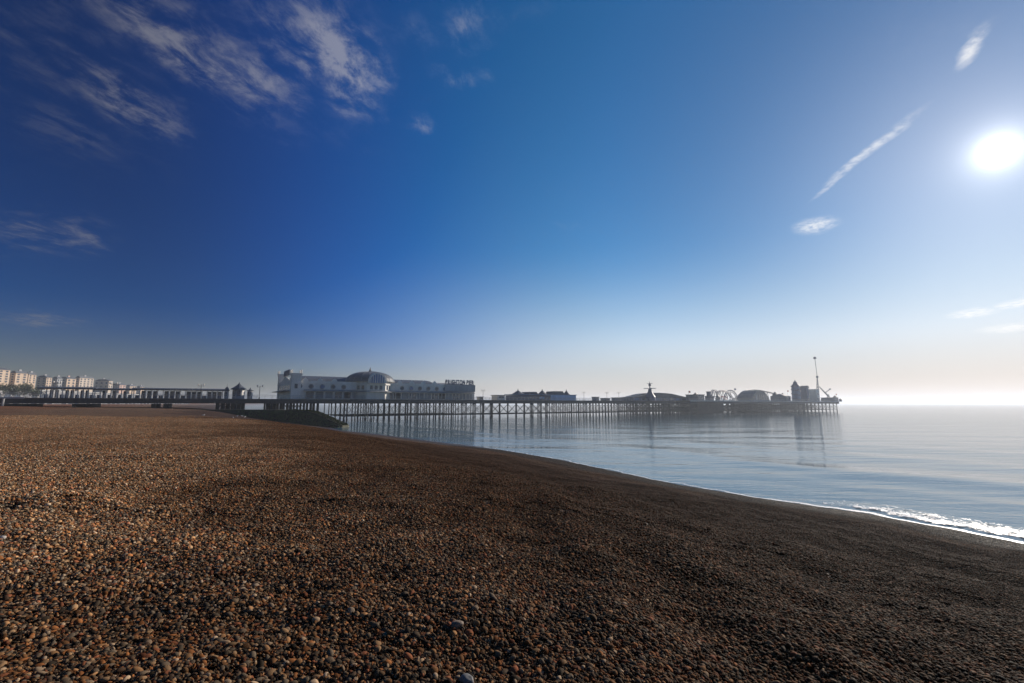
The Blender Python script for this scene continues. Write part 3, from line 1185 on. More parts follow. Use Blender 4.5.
# parapet with small gabled crests
m = MB()
m.box(0.3, L + 0.1, 0.0, 0.24, HP - 0.9, HP - 0.25)
m.box(0.3, L + 0.12, 0.05, 0.2, HP - 0.25, HP)
m.build("parapet", M_WHITE, hall)
q = 4.0
while q < L - 17:
    if abs(q - xd) > 9.5:
        mm = MB()
        mm.prism([(q - 1.0, HP + 0.003), (q + 1.0, HP + 0.003), (q + 0.75, HP + 0.5), (q + 0.25, HP + 0.95), (q, HP + 1.25), (q - 0.25, HP + 0.95), (q - 0.75, HP + 0.5)], "y", 0.02, 0.22)
        mm.build("crest", M_WHITE, hall)
    q += 4.7
# slate roofs either side of the dome
m = MB()
xr1 = hx(430, 8)
def barrel(x0, x1, y0, y1, zb, zt):
    n = 10
    poly = [(y0 + (y1 - y0) * i / n, zb + (zt - zb) * math.sin(math.pi * i / n) ** 0.6) for i in range(n + 1)]
    m.prism(poly, "x", x0, x1)
barrel(2.6, xd - 6, 3.0, WH - 3, HP - 0.6, HP + 2.5)
barrel(xd + 6, xr1, 3.0, WH - 3, HP - 0.6, HP + 2.1)
m.build("roof", M_SLATE, hall)
m = MB()
m.prism([(3.6, HP - 0.55), (WH - 4, HP - 0.55), (WH - 9, HP + 0.9), (8, HP + 0.9)], "x", xr1 + 0.02, L - 1.5)
m.build("lower_roof", M_GREY, hall)
# upper windows, round headed
q = 2.4
wi = 0
while q < L - 3:
    if abs(q - xd) > 9:
        fr = MB()
        fr.lathe([(0.86, -0.05), (0.86, 0.05)], 16)
        vv = [(v[0] + q, v[2] + 0.19, v[1] + 4.25) for v in fr.v]
        fo = MB().add(vv, fr.f).build("window", M_GREYW, hall)
        pn = MB()
        pn.lathe([(0.62, -0.04), (0.62, 0.04)], 16)
        vv = [(v[0] + q, v[2] + 0.12, v[1] + 4.25) for v in pn.v]
        MB().add(vv, pn.f).build("pane", [M_GLASS, M_GLASS, M_BLUEGL, M_GLASS][wi % 4], fo)
        wi += 1
    q += 3.55
# verandah at deck level: sloping canopy on posts, dark shopfronts behind
m = MB()
m.prism([(-1.35, 2.62), (0.24, 3.1), (0.24, 3.25), (-1.35, 2.75)], "x", 3.8, L - 0.5)
m.build("canopy", M_GREY, hall)
q = 4.0
while q < L - 1:
    mm = MB()
    mm.box(q - 0.07, q + 0.07, -1.3, -1.16, 0, 2.66)
    mm.build("canopy_post", M_WHITE, hall)
    q += 3.1
q = 4.4
pi_ = 0
while q < L - 3.4:
    mm = MB()
    mm.box(q, q + 2.5, 0.17, 0.243, 0.25, 2.45)
    mm.build("shopfront", [M_GLASS, M_GREY, M_GREYW, M_GLASS, M_TIMBER, M_GREYW][pi_ % 6], hall)
    q += 3.05
    pi_ += 1
mm = MB()
mm.box(hx(363), hx(368.5), -1.46, -1.40, 1.9, 3.2)
mm.build("banner", M_RED, hall)
# octagonal middle under the dome, on a bay of the deck
mm = MB()
mm.box(xd - 9, xd + 9, -5.0, -OFFP - 0.2, -1.4, -0.01)
mm.build("deck_bay", M_IRON, hall)
RO = 8.6
m = MB()
yo = 5.3
m.lathe([(RO, 0.02), (RO, HP - 1.0), (RO + 0.35, HP - 0.95), (RO + 0.35, HP - 0.55), (RO, HP - 0.5), (RO, HP + 0.2)], 8, (xd, yo, 0), math.pi / 8, math.pi / 8 + 2 * math.pi)
m.build("octagon", M_WHITE, hall)
m = MB()
m.lathe([(RO + 0.02, 2.62), (RO + 1.2, 2.55), (RO + 1.2, 2.7), (RO + 0.02, 3.1)], 8, (xd, yo, 0), math.pi / 8, math.pi / 8 + 2 * math.pi)
m.build("octagon_canopy", M_GREY, hall)
for i in range(8):
    a = math.pi / 4 * (i + 0)
    if math.sin(a) > 0.3:
        continue
    for s in (-1.7, 0, 1.7):
        d = RO * math.cos(math.pi / 8) + 0.02
        ca, sa = math.cos(a), math.sin(a)
        pts = [(d + e, s + f, z_) for e in (0, 0.06) for f, z_ in ((-0.5, 3.5), (0.5, 3.5), (0.5, 4.9), (-0.5, 4.9))]
        MB().add([(xd + x_ * ca - y_ * sa, yo + x_ * sa + y_ * ca, z_) for x_, y_, z_ in pts], [(3, 2, 1, 0), (4, 5, 6, 7), (0, 1, 5, 4), (1, 2, 6, 5), (2, 3, 7, 6), (3, 0, 4, 7)]).build("octagon_window", M_GLASS, hall)
# dome: shallow, ribbed, with lantern and finial
zt = hz(371.6, t0 + xd, OFFP + yo)
RD = RO * 1.03
zb = HP + 0.25
prof = [(RD * 1.02, zb), (RD * 1.02, zb + 0.2)]
for i in range(1, 11):
    a = math.pi / 2 * i / 10
    prof.append((max(RD * math.cos(a) ** 0.92, 0.3), zb + 0.2 + (zt - zb - 0.2) * math.sin(a) ** 1.05))
m = MB()
m.lathe(prof, 40, (xd, yo, 0))
dome = m.build("dome", M_LEAD, hall, smooth=False)
m = MB()
for i in range(20):
    a = 2 * math.pi * i / 20
    m.path([(xd + (r_ + 0.02) * math.cos(a), yo + (r_ + 0.02) * math.sin(a), z_ + 0.02) for r_, z_ in prof[1:-1]], 0.045, 5)
m.build("dome_rib", M_STEEL, dome)
m = MB()
m.lathe([(0.55, zt - 0.15), (0.55, zt + 0.25), (0.4, zt + 0.35), (0.3, zt + 0.8), (0.12, zt + 1.2), (0.03, zt + 1.75)], 10, (xd, yo, 0))
m.build("finial", M_SLATE, dome)
# arched glazed gable in the front of the dome
R_A = 3.3
def arch(r, zb_, n=14):
    return [(xd - r, zb_)] + [(xd - r * math.cos(math.pi * i / n), zb_ + (zt - zb_ - 0.9) * (r / R_A) * math.sin(math.pi * i / n)) for i in range(1, n)] + [(xd + r, zb_)]
m = MB()
yf = yo - RD * 1.02 - 0.05
m.prism(arch(R_A, HP - 0.4), "y", yf - 0.25, yf + 3.5)
m.build("gable", M_WHITE, hall)
m = MB()
m.prism(arch(R_A * 0.86, HP - 0.3), "y", yf - 0.33, yf - 0.255)
gl_ = m.build("gable_window", M_BLUEGL, hall)
m = MB()
for i in range(-3, 4):
    xx = xd + i * 0.82
    top = HP - 0.3 + (zt - HP + 0.4 - 0.9) * 0.86 * math.sqrt(max(0.0, 1 - (i * 0.82 / (R_A * 0.86)) ** 2))
    m.box(xx - 0.10, xx + 0.10, yf - 0.42, yf - 0.332, HP - 0.3, max(top, HP))
m.build("mullion", M_WHITE, gl_)
# corner towers with pinnacles
def tower(cx, cyy, w_, top, nm):
    mm = MB()
    mm.box(cx - w_ / 2, cx + w_ / 2, cyy - w_ / 2, cyy + w_ / 2, 0.01, top - 0.6)
    mm.box(cx - w_ / 2 - 0.25, cx + w_ / 2 + 0.25, cyy - w_ / 2 - 0.25, cyy + w_ / 2 + 0.25, top - 0.6, top)
    mm.box(cx - w_ / 2 - 0.12, cx + w_ / 2 + 0.12, cyy - w_ / 2 - 0.12, cyy + w_ / 2 + 0.12, HP - 1.0, HP - 0.6)
    tw = mm.build("tower", M_WHITE, hall)
    for sx_ in (-1, 1):
        for sy_ in (-1, 1):
            pp = MB()
            pp.lathe([(0.2, top + 0.003), (0.22, top + 0.4), (0.1, top + 0.55), (0.25, top + 0.85), (0.05, top + 1.25)], 8, (cx + sx_ * w_ / 2, cyy + sy_ * w_ / 2, 0))
            pp.build("pinnacle", M_WHITE, tw)
    wn = MB()
    wn.box(cx - 0.45, cx + 0.45, cyy - w_ / 2 - 0.06, cyy - w_ / 2 - 0.003, 3.5, 5.0)
    wn.build("tower_window", M_GLASS, tw)
tw_top = hz(373.0, t0, OFFP)
tower(1.2, 1.0, 2.9, tw_top, "a")
tower(1.2, WH - 1.0, 2.9, hz(374.3, t0, OFFP + WH), "b")
m = MB()
m.box(0.02, 0.29, 2.5, WH - 2.5, 0.02, HP + 0.4)
m.prism([(6, HP + 0.403), (WH - 6, HP + 0.403), (WH / 2, HP + 2.2)], "x", 0.04, 0.27)
m.build("end_gable", M_WHITE, hall)
for q in np.arange(5.0, WH - 4, 4.4):
    mm = MB()
    mm.box(-0.04, 0.017, q, q + 2.2, 3.3, 4.9)
    mm.build("end_window", M_GLASS, hall)
m = MB()
m.prism([(2.6, 2.7), (WH - 2.6, 2.7), (WH - 2.6, 2.9), (2.6, 2.9)], "x", -2.4, 0.015)
m.build("porch_roof", M_GREY, hall)


# rooftop name signs: a light frame carrying separate letters
def letter_mesh(ch, size, depth_):
    cu = bpy.data.curves.new("letter_outline", "FONT")
    cu.body = ch
    cu.size = size
    cu.extrude = depth_
    cu.offset = size * 0.05
    ob = bpy.data.objects.new("letter_outline", cu)
    COL.objects.link(ob)
    bpy.context.view_layer.update()
    dg = bpy.context.evaluated_depsgraph_get()
    me = bpy.data.meshes.new_from_object(ob.evaluated_get(dg))
    wdt = max(v.co.x for v in me.vertices) - min(v.co.x for v in me.vertices)
    x0_ = min(v.co.x for v in me.vertices)
    for v in me.vertices:
        v.co.x -= x0_
    bpy.data.objects.remove(ob)
    bpy.data.curves.remove(cu)
    return me, wdt


def sign(text, length, height, mat, frame_mat, loc, rz, name="roof_sign"):
    size = height / 0.70
    glyphs, tot_ = [], 0.0
    for ch in text:
        if ch == " ":
            glyphs.append((None, size * 0.34))
            tot_ += size * 0.34
            continue
        me, wd = letter_mesh(ch, size, 0.08)
        glyphs.append((me, wd))
        tot_ += wd + size * 0.10
    sx_ = length / tot_
    fr = MB()
    fr.box(0, length, 0.12, 0.20, -0.12, -0.02)
    fr.box(0, length, 0.12, 0.20, height * 0.52, height * 0.52 + 0.08)
    for i in range(9):
        q_ = length * i / 8
        fr.tube((q_, 0.2, -0.5), (q_, 0.2, height * 0.9), 0.05, n=5)
        fr.tube((q_, 1.4, -0.5), (q_, 0.2, height * 0.8), 0.04, n=5)
    s_ = fr.build(name, frame_mat, hall)
    s_.location = loc
    s_.rotation_euler = (0, 0, rz)
    x_ = 0.0
    for me, wd in glyphs:
        if me is not None:
            lo = bpy.data.objects.new("letter", me)
            me.materials.clear()
            me.materials.append(mat)
            COL.objects.link(lo)
            lo.parent = s_
            lo.location = (x_, 0.02, 0)
            lo.rotation_euler = (math.pi / 2, 0, 0)
            lo.scale = (sx_, 1, 1)
            x_ += (wd + size * 0.10) * sx_
        else:
            x_ += wd * sx_
    return s_


xs0 = hx(445.5)
sign("BRIGHTON PIER", L - xs0 - 0.2, 1.75, M_NAVY, M_IRON, (xs0, 0.2, HP + 0.12), 0.0)
sign("BRIGHTON PIER", 13.0, 1.7, M_NAVY, M_IRON, (-0.2, 18.5, HP + 2.3), -math.pi / 2)
# squared blind bays at the sign end
m = MB()
m.box(xs0 - 0.5, L + 0.16, -0.25, -0.003, HP - 2.8, HP - 0.02)
m.build("fascia", M_GREYW, hall)
mm = MB()
mm.box(L + 0.01, L + 1.3, 3, WH - 3, 0.01, 4.6)
mm.build("end_bay", M_GREYW, hall)


# ------------------------------------------------------------------ low things between the hall and the blue pavilion
def booth(name, px0, px1, y_top, off, wid, mat, roofmat, label, cat, flat=True, window=True, base_h=0.0, group=None):
    t0_, Lb, wid = fit_box(px0, px1, off, wid)
    t1_ = t0_ + Lb
    h_ = hz(y_top, (t0_ + t1_) / 2, off)
    o = on_pier(name, t0_, off, label, cat, group)
    mm_ = MB()
    hw = h_ - (0.25 if flat else h_ * 0.35)
    mm_.box(0, Lb, 0, wid, 0.0, hw)
    mm_.build("wall", mat, o)
    mm_ = MB()
    if flat:
        mm_.box(-0.3, Lb + 0.3, -0.3, wid + 0.3, hw + 0.003, h_)
    else:
        mm_.add([(-0.3, -0.3, hw + 0.003), (Lb + 0.3, -0.3, hw + 0.003), (Lb + 0.3, wid + 0.3, hw + 0.003), (-0.3, wid + 0.3, hw + 0.003),
                 (Lb * 0.35, wid * 0.45, h_), (Lb * 0.65, wid * 0.45, h_), (Lb * 0.65, wid * 0.55, h_), (Lb * 0.35, wid * 0.55, h_)],
                [(3, 2, 1, 0), (4, 5, 6, 7), (0, 1, 5, 4), (1, 2, 6, 5), (2, 3, 7, 6), (3, 0, 4, 7)])
    mm_.build("roof", roofmat, o)
    if window:
        n_ = max(1, int(Lb / 2.6))
        for i_ in range(n_):
            a_ = Lb * (i_ + 0.18) / n_
            b_ = Lb * (i_ + 0.82) / n_
            w_ = MB()
            w_.box(a_, b_, -0.06, -0.003, hw * 0.42, hw * 0.82)
            w_.build("window", M_GLASS, o)
    return o


booth("kiosk", 491.5, 505, 394.9, 4, 5, M_WHITE, M_RAIL, "white flat roofed kiosk standing against the blue pavilion's shaded end", "kiosk")
booth("kiosk", 477, 483, 396.6, 6, 3, M_GREYW, M_SLATE, "tiny grey kiosk beneath the end of the rooftop name sign", "kiosk")

# ------------------------------------------------------------------ blue pavilion with five small domed roofs
OFF = 3.0
t0, _l, _w = fit_box(505.5, 576, OFF, 9.0)
pav = on_pier("blue_pavilion", t0, OFF, "long blue pavilion with a row of humped slate roofs in the middle of the pier", "pavilion")
def pxl(px_):
    return t_at(px_, OFF) - t0
Lp = pxl(576)
xm = pxl(551)
h1 = hz(395.2, t0 + Lp * 0.4, OFF)
m = MB()
m.box(0, xm, 0.6, 9, 0, h1)
m.build("wall", M_NAVY, pav)
m = MB()
m.box(xm + 0.01, Lp, 0, 9, 0, h1 + 0.15)
tag(m.build("end_block", M_LBLUE, pav), "brighter blue end block")
m = MB()
m.box(-0.4, Lp + 0.4, -0.3, 9.3, h1 + 0.16, h1 + 0.42)
m.build("cornice", M_BLUE, pav)
hd = h1 + 0.43
for c_, hw_, ytop, kind in ((518, 6.5, 390.8, "cone"), (529.5, 6, 392.0, "mansard"), (542.3, 5.2, 390.7, "cone"), (555, 7.5, 391.4, "mansard"), (566.5, 4.2, 391.0, "cone")):
    xc_ = t_at(c_, OFF + 4) - t0
    rr_ = px_r(c_ - hw_, c_ + hw_, t0 + xc_, OFF + 4)
    ht = hz(ytop, t0 + xc_, OFF + 5)
    m = MB()
    if kind == "cone":
        m.lathe([(rr_, hd), (rr_ * 0.92, hd + 0.15), (rr_ * 0.5, hd + (ht - hd) * 0.55), (rr_ * 0.32, hd + (ht - hd) * 0.8), (rr_ * 0.12, ht), (0.04, ht + 0.9)], 12, (xc_, 4.0, 0))
        m.build("pointed_roof", M_SLATE, pav)
    else:
        m.prism([(xc_ - rr_, hd), (xc_ + rr_, hd), (xc_ + rr_ * 0.62, ht), (xc_ - rr_ * 0.62, ht)], "y", 0.8, 7.5)
        m.build("hipped_roof", M_SLATE, pav)
for i in range(12):
    q = xm * (i + 0.15) / 12
    mm = MB()
    mm.box(q, q + xm / 12 * 0.7, 0.53, 0.597, 0.8, h1 - 0.8)
    mm.build("window", M_GLASS if i not in (8, 9) else M_LBLUE, pav)
for i in range(5):
    q = xm + 1.5 + (Lp - xm - 1.5) * i / 5
    mm = MB()
    mm.box(q, q + 2.2, -0.06, -0.003, 1.0, h1 - 1.2)
    mm.build("window", M_BLUE, pav)

booth("kiosk", 592, 599, 396.8, 3, 4, M_NAVY, M_SLATE, "small dark box kiosk halfway between the blue pavilion and the tented hall", "kiosk")
booth("kiosk", 600.5, 610, 397.9, 5, 5, M_GREY, M_RAIL, "low grey kiosk with a pale roof beside the dark box kiosk", "kiosk")
booth("kiosk", 611.5, 622, 397.4, 4, 5, M_NAVY, M_SLATE, "low dark kiosk next to the tented hall", "kiosk")

# ------------------------------------------------------------------ tented hall with a ride tower through its roof
OFF = 2.0
t0 = t_at(626, OFF + 5)
tent = on_pier("tented_hall", t0, OFF, "broad low hall under a sagging grey tent roof in the outer half of the pier", "hall")
def txl(px_):
    return t_at(px_, OFF + 5) - t0
Lt = txl(686)
def th(py, px_):
    return hz(py, t_at(px_, OFF), OFF + 4)
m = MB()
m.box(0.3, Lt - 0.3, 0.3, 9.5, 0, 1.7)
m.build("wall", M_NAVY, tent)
outl = [(626, 397.2), (631, 396.2), (636, 394.4), (641, 393.4), (647, 392.9), (655, 392.6), (662, 393.0), (668, 393.6), (674, 395.0), (680, 396.8), (686, 397.8)]
rowsY = [0.0, 2.5, 5.0, 7.5, 9.8]
fac = [0.45, 0.9, 1.0, 0.9, 0.45]
poly = [(txl(626), 1.72)] + [(txl(a_), max(1.8, th(b_, a_))) for a_, b_ in outl] + [(txl(686), 1.72)]
m = MB()
m.prism([(a_, 1.72 + (b_ - 1.72) * 0.72) for a_, b_ in poly], "y", 0.1, 2.4)
m.prism(poly, "y", 2.403, 7.4)
m.prism([(a_, 1.72 + (b_ - 1.72) * 0.72) for a_, b_ in poly], "y", 7.403, 9.7)
m.build("tent_roof", M_SLATE, tent)
for i in range(9):
    q = Lt * (i + 0.25) / 9
    mm = MB()
    mm.box(q, q + Lt / 9 * 0.55, 0.22, 0.297, 0.3, 1.5)
    mm.build("opening", M_GLASS if i % 3 else M_BLUE, tent)

tt = t_at(650.3, 1.0)
ride = on_pier("ride_tower", tt, 1.0, "dark conical ride tower with crossed arms on top beside the tented hall", "ride tower")
H_ = hz(389.0, tt, 1.0)
rb = px_r(644.5, 656.5, tt, 1.0)
m = MB()
m.lathe([(rb, 0), (rb * 0.95, 2.0), (rb * 0.62, H_ * 0.55), (rb * 0.34, H_ * 0.8), (rb * 0.28, H_), (0.35, H_ + 0.3)], 12)
m.build("tower_body", M_NAVY, ride)
m = MB()
H2 = hz(382.5, tt, 1.0)
m.lathe([(0.3, H_ + 0.1), (0.25, H_ + 1.4), (0.65, H_ + 1.7), (0.75, H_ + 2.4), (0.4, H_ + 2.8), (0.1, H2), (0.03, H2 + 0.8)], 10)
m.build("mast", M_NAVY, ride)
for i in range(4):
    a_ = math.pi / 4 * i + 0.3
    mm = MB()
    l_ = rb * 1.1
    mm.tube((-l_ * math.cos(a_), -l_ * math.sin(a_), H_ + 0.35), (l_ * math.cos(a_), l_ * math.sin(a_), H_ + 0.35), 0.16, n=6)
    mm.build("arm", M_STEEL, ride)
for i in range(2):
    a_ = math.pi / 2 * i + 0.2
    mm = MB()
    mm.tube((-1.7 * math.cos(a_), -1.7 * math.sin(a_), H2 - 0.6), (1.7 * math.cos(a_), 1.7 * math.sin(a_), H2 - 0.6), 0.12, n=6)
    mm.build("upper_arm", M_STEEL, ride)

# ------------------------------------------------------------------ the pier head
HD = DECK + 0.12


def head_booth(*a_, **k_):
    o = booth(*a_, **k_)
    o.location.z = HD
    return o


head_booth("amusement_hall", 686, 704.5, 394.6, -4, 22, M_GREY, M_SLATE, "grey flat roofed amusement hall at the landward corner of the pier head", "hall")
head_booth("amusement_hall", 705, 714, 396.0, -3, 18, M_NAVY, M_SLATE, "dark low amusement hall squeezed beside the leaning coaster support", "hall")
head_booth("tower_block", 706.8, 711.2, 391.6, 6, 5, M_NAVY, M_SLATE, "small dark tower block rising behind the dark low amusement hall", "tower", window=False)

# coaster: looping track on trestle legs
OFF = 8.0
tcs = t_at(714, OFF)
coaster = on_pier("roller_coaster", tcs, OFF, "steel roller coaster with a steep lift hill and humps over the pier head", "roller coaster", z=HD)
def cx_(px_):
    return t_at(px_, OFF) - tcs
def ch_(py, px_):
    return hz(py, t_at(px_, OFF), OFF) - 0.12
trk = [(711.5, 398, 0), (714, 390.6, 0), (717, 390.0, .3), (719.5, 393, .6), (722, 391.0, 1.2), (726, 390.3, 1.6), (730, 391.3, 2), (733.5, 393.6, 2.2), (736.5, 397.2, 2.4), (739, 398.6, 2.6), (743, 396.5, 3), (748, 393.2, 4),
       (754, 391.0, 6), (760, 389.8, 8), (766, 389.2, 9), (772, 389.6, 9.5), (778, 390.8, 9), (784, 392.6, 8), (789, 395.2, 7), (792, 398.0, 6)]
pts = [Vector((cx_(a_), o_, max(ch_(b_, a_), 0.6))) for a_, b_, o_ in trk]
smp = []
for i in range(len(pts) - 1):
    p0_, p1_, p2_, p3_ = pts[max(i - 1, 0)], pts[i], pts[i + 1], pts[min(i + 2, len(pts) - 1)]
    for j in range(5):
        u_ = j / 5
        smp.append(0.5 * ((2 * p1_) + (p2_ - p0_) * u_ + (2 * p0_ - 5 * p1_ + 4 * p2_ - p3_) * u_ * u_ + (3 * p1_ - p0_ - 3 * p2_ + p3_) * u_ ** 3))
m = MB()
m.path(smp, 0.20, 6)
m.path([p + Vector((0, 1.3, 0.0)) for p in smp], 0.20, 6)
for i in range(0, len(smp), 2):
    m.tube(smp[i] - Vector((0, 0.2, 0.12)), smp[i] + Vector((0, 1.5, -0.12)), 0.10, n=5)
m.path([p + Vector((0, 0.65, -0.55)) for p in smp], 0.26, 6)
m.build("track", M_NAVY, coaster)
for i in range(2, len(smp) - 2, 4):
    p = smp[i]
    if p.z > 1.2:
        mm = MB()
        mm.tube((p.x, p.y - 0.9, 0), (p.x, p.y + 0.6, p.z - 0.5), 0.16, n=6)
        mm.tube((p.x, p.y + 2.2, 0), (p.x, p.y + 0.7, p.z - 0.5), 0.16, n=6)
        mm.build("support", M_NAVY, coaster)
# second ride's low loop inside the first hump
OFF2 = 3.0
tm = t_at(722, OFF2)
m_ride = on_pier("dipping_track_ride", tm, OFF2, "low looping children's coaster under the first humps of the roller coaster", "ride", z=HD)
pl = []
for i in range(49):
    a_ = 2 * math.pi * i / 48
    pl.append(Vector((3.6 + 4.6 * math.cos(a_), 2.0 + 1.9 * math.sin(a_), 2.1 + 1.1 * math.sin(2 * a_ + 0.6))))
m = MB()
m.path(pl, 0.22, 6)
m.build("track", M_RED, m_ride)
for i in range(0, 48, 6):
    mm = MB()
    mm.tube((pl[i].x, pl[i].y, 0), pl[i], 0.11, n=5)
    mm.build("support", M_STEEL, m_ride)

# great humped hall under the coaster
OFF = -2.0
t0, Lh, _w = fit_box(737, 770, OFF, 11.0)
hump = on_pier("humped_hall", t0, OFF, "dark humpbacked hall with a curved roof in the middle of the pier head", "hall", z=HD)
m = MB()
n_ = 16
hh = hz(390.4, t0 + Lh / 2, OFF + 7) - 0.12
arc = [(Lh * i / n_, 1.2 + (hh - 1.2) * math.sin(math.pi * min(1, i / n_ * 0.96 + 0.02)) ** 0.75) for i in range(n_ + 1)]
m.prism([(0, 0.9)] + arc + [(Lh, 0.9)], "y", 0.5, _w)
m.build("curved_roof", M_LEAD, hump)
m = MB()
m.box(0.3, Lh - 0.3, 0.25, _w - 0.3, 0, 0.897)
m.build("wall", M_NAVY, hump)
for i in range(7):
    q = Lh * (i + 0.7) / 8
    mm = MB()
    mm.box(q, q + 1.6, 0.40, 0.497, 1.0, 1.2 + (hh - 1.2) * 0.35 * (1 + 0.5 * math.sin(math.pi * (i + 1) / 8)))
    mm.build("window", M_GLASS if i != 1 else M_STEEL, hump)
m = MB()
for k_ in range(1, 8):
    q = Lh * k_ / 8
    zt_ = 1.2 + (hh - 1.2) * math.sin(math.pi * min(1, k_ / 8 * 0.96 + 0.02)) ** 0.75
    m.box(q - 0.1, q + 0.1, 0.35, _w + 0.2, zt_ + 0.003, zt_ + 0.12)
m.build("roof_rib", M_STEEL, hump)
head_booth("amusement_hall", 770.5, 791.0, 393.9, -3, 20, M_NAVY, M_SLATE, "long dark amusement hall between the humpbacked hall and the helter skelter", "hall", flat=False)

# helter skelter
OFF = -4.0
th_ = t_at(796.5, OFF)
hel = on_pier("helter_skelter", th_, OFF, "tall blue helter skelter tower with a dark cap on the pier head", "helter skelter", z=HD)
rb = px_r(791.6, 801.4, th_, OFF) * 0.95
he = hz(386.8, th_, OFF) - 0.12
hp = hz(381.3, th_, OFF) - 0.12
m = MB()
m.lathe([(rb, 0), (rb * 0.9, he)], 12)
m.build("tower_body", M_BLUE, hel)
m = MB()
m.lathe([(rb * 1.12, he + 0.003), (rb * 1.08, he + 0.3), (rb * 0.5, he + (hp - he) * 0.55), (rb * 0.46, he + (hp - he) * 0.75), (rb * 0.4, hp - 0.5), (rb * 0.15, hp), (0.03, hp + 1.2)], 12)
m.build("cap", M_NAVY, hel)
m = MB()
sp_ = []
for i in range(90):
    a_ = i * 0.21
    f_ = i / 89
    r_ = rb * (1.0 - 0.1 * (1 - f_)) + 0.2
    sp_.append(Vector((r_ * math.cos(a_), r_ * math.sin(a_), he * (0.92 - 0.88 * f_))))
m.path(sp_, 0.28, 6)
m.build("slide", M_NAVY, hel)
for a_ in (-2.1, -1.2):
    mm = MB()
    for_z = he * 0.75
    d_ = rb * 0.95
    mm.box(d_ * math.cos(a_) - 0.4, d_ * math.cos(a_) + 0.4, d_ * math.sin(a_) - 0.15, d_ * math.sin(a_) + 0.15, for_z, for_z + 1.2)
    mm.build("window", M_GLASS, hel)

# dark shed and the white block beside it
OFF = -5.0
t0, Ls, _w = fit_box(800.5, 809.5, OFF, 9.0)
shed = on_pier("ride_shed", t0, OFF, "dark gabled shed pressed between the helter skelter and the white block", "shed", z=HD)
hs_ = hz(388.0, t0, OFF) - 0.12
hr_ = hz(385.6, t0, OFF) - 0.12
m = MB()
m.box(0, Ls, 0, _w, 0, hs_)
m.build("wall", M_NAVY, shed)
m = MB()
m.prism([(-0.4, hs_ + 0.003), (Ls + 0.4, hs_ + 0.003), (Ls * 0.78, hr_), (Ls * 0.42, hr_)], "y", -0.4, _w + 0.4)
m.build("roof", M_SLATE, shed)
m = MB()
m.box(Ls * 0.3, Ls * 0.7, -0.06, -0.003, 0.1, 2.6)
m.build("door", M_GLASS, shed)
t0, Lw, _w = fit_box(808.5, 820, OFF, 9.0)
blk = on_pier("white_block", t0, OFF, "plain white box building at the foot of the tall mast", "building", z=HD)
hw_ = hz(389.6, t0, OFF) - 0.12
m = MB()
m.box(0, Lw, 0.0, _w, 0, hw_)
m.build("wall", M_WHITE, blk)
m = MB()
m.box(-0.15, Lw + 0.15, -0.15, _w + 0.15, hw_ + 0.003, hw_ + 0.35)
m.build("coping", M_RAIL, blk)
m = MB()
m.box(Lw * 0.15, Lw * 0.85, -0.08, -0.003, 0.2, 2.5)
m.build("shutter", M_GREY, blk)
m = MB()
m.box(Lw * 0.3, Lw * 0.62, -0.06, -0.003, hw_ * 0.55, hw_ * 0.72)
m.build("window", M_GLASS, blk)

# the tall swing mast
OFF = 3.0
tmst = t_at(818, OFF)
mast = on_pier("swing_mast", tmst, OFF, "very tall thin leaning ride mast rising behind the white block", "ride", z=HD)
base_h = hz(391, tmst, OFF) - 0.12
mid_h = hz(376.8, tmst, OFF) - 0.12
top_h = hz(358.0, tmst, OFF) - 0.12
xt = t_at(814.8, OFF, 358) - tmst
xq = t_at(817.2, OFF, 377) - tmst
m = MB()
for sx_, sy_ in ((-0.9, -0.9), (0.9, -0.9), (0.9, 0.9), (-0.9, 0.9)):
    m.tube((sx_, sy_, 0), (xq + sx_ * 0.2, sy_ * 0.2, mid_h), 0.17, 0.11, n=6)
for k_ in range(8):
    f0, f1 = k_ / 8, (k_ + 1) / 8
    for sx_, sy_, ex_, ey_ in ((-0.9, -0.9, 0.9, -0.9), (0.9, 0.9, -0.9, 0.9), (0.9, -0.9, 0.9, 0.9)):
        a_ = Vector((xq * f0 + sx_ * (1 - .8 * f0), sy_ * (1 - .8 * f0), mid_h * f0))
        b_ = Vector((xq * f1 + ex_ * (1 - .8 * f1), ey_ * (1 - .8 * f1), mid_h * f1))
        m.tube(a_, b_, 0.09, n=5)
m.build("lattice_tower", M_NAVY, mast)
m = MB()
m.lathe([(0.5, -0.9), (0.85, -0.5), (0.85, 0.5), (0.5, 0.9)], 10, (xq, 0, mid_h))
m.build("hub", M_NAVY, mast)
m = MB()
m.tube((xq, 0, mid_h), (xt, 0, top_h), 0.22, 0.17, n=8)
m.build("arm", M_STEEL, mast)
m = MB()
m.lathe([(0.3, -1.0), (1.0, -0.6), (1.1, 0.2), (0.7, 0.9), (0.2, 1.1)], 10, (xt, 0, top_h))
m.build("gondola", M_NAVY, mast)

# low booth and the folded swing arm at the seaward end
head_booth("ride_booth", 821, 838.5, 397.6, -5, 10, M_NAVY, M_GREY, "low dark ride booth at the seaward corner of the pier head", "booth")
OFF = 2.0
ta = t_at(829, OFF)
arm = on_pier("swing_ride", ta, OFF, "folded swing ride with a slanting grey arm behind the low dark booth", "ride", z=HD)
def ax_(px_):
    return t_at(px_, OFF) - ta
def ah_(py, px_):
    return hz(py, t_at(px_, OFF), OFF) - 0.12
m = MB()
m.tube((0, -1.2, 0), (0, 0, ah_(394.5, 829)), 0.35, n=8)
m.tube((0, 1.6, 0), (0, 0.3, ah_(394.5, 829)), 0.35, n=8)
m.build("stand", M_STEEL, arm)
m = MB()
m.tube((ax_(828.8), 0, ah_(396.2, 829)), (ax_(820.5), 0, ah_(386.8, 820)), 0.62, 0.36, n=8)
m.build("arm", M_STEEL, arm)
m = MB()
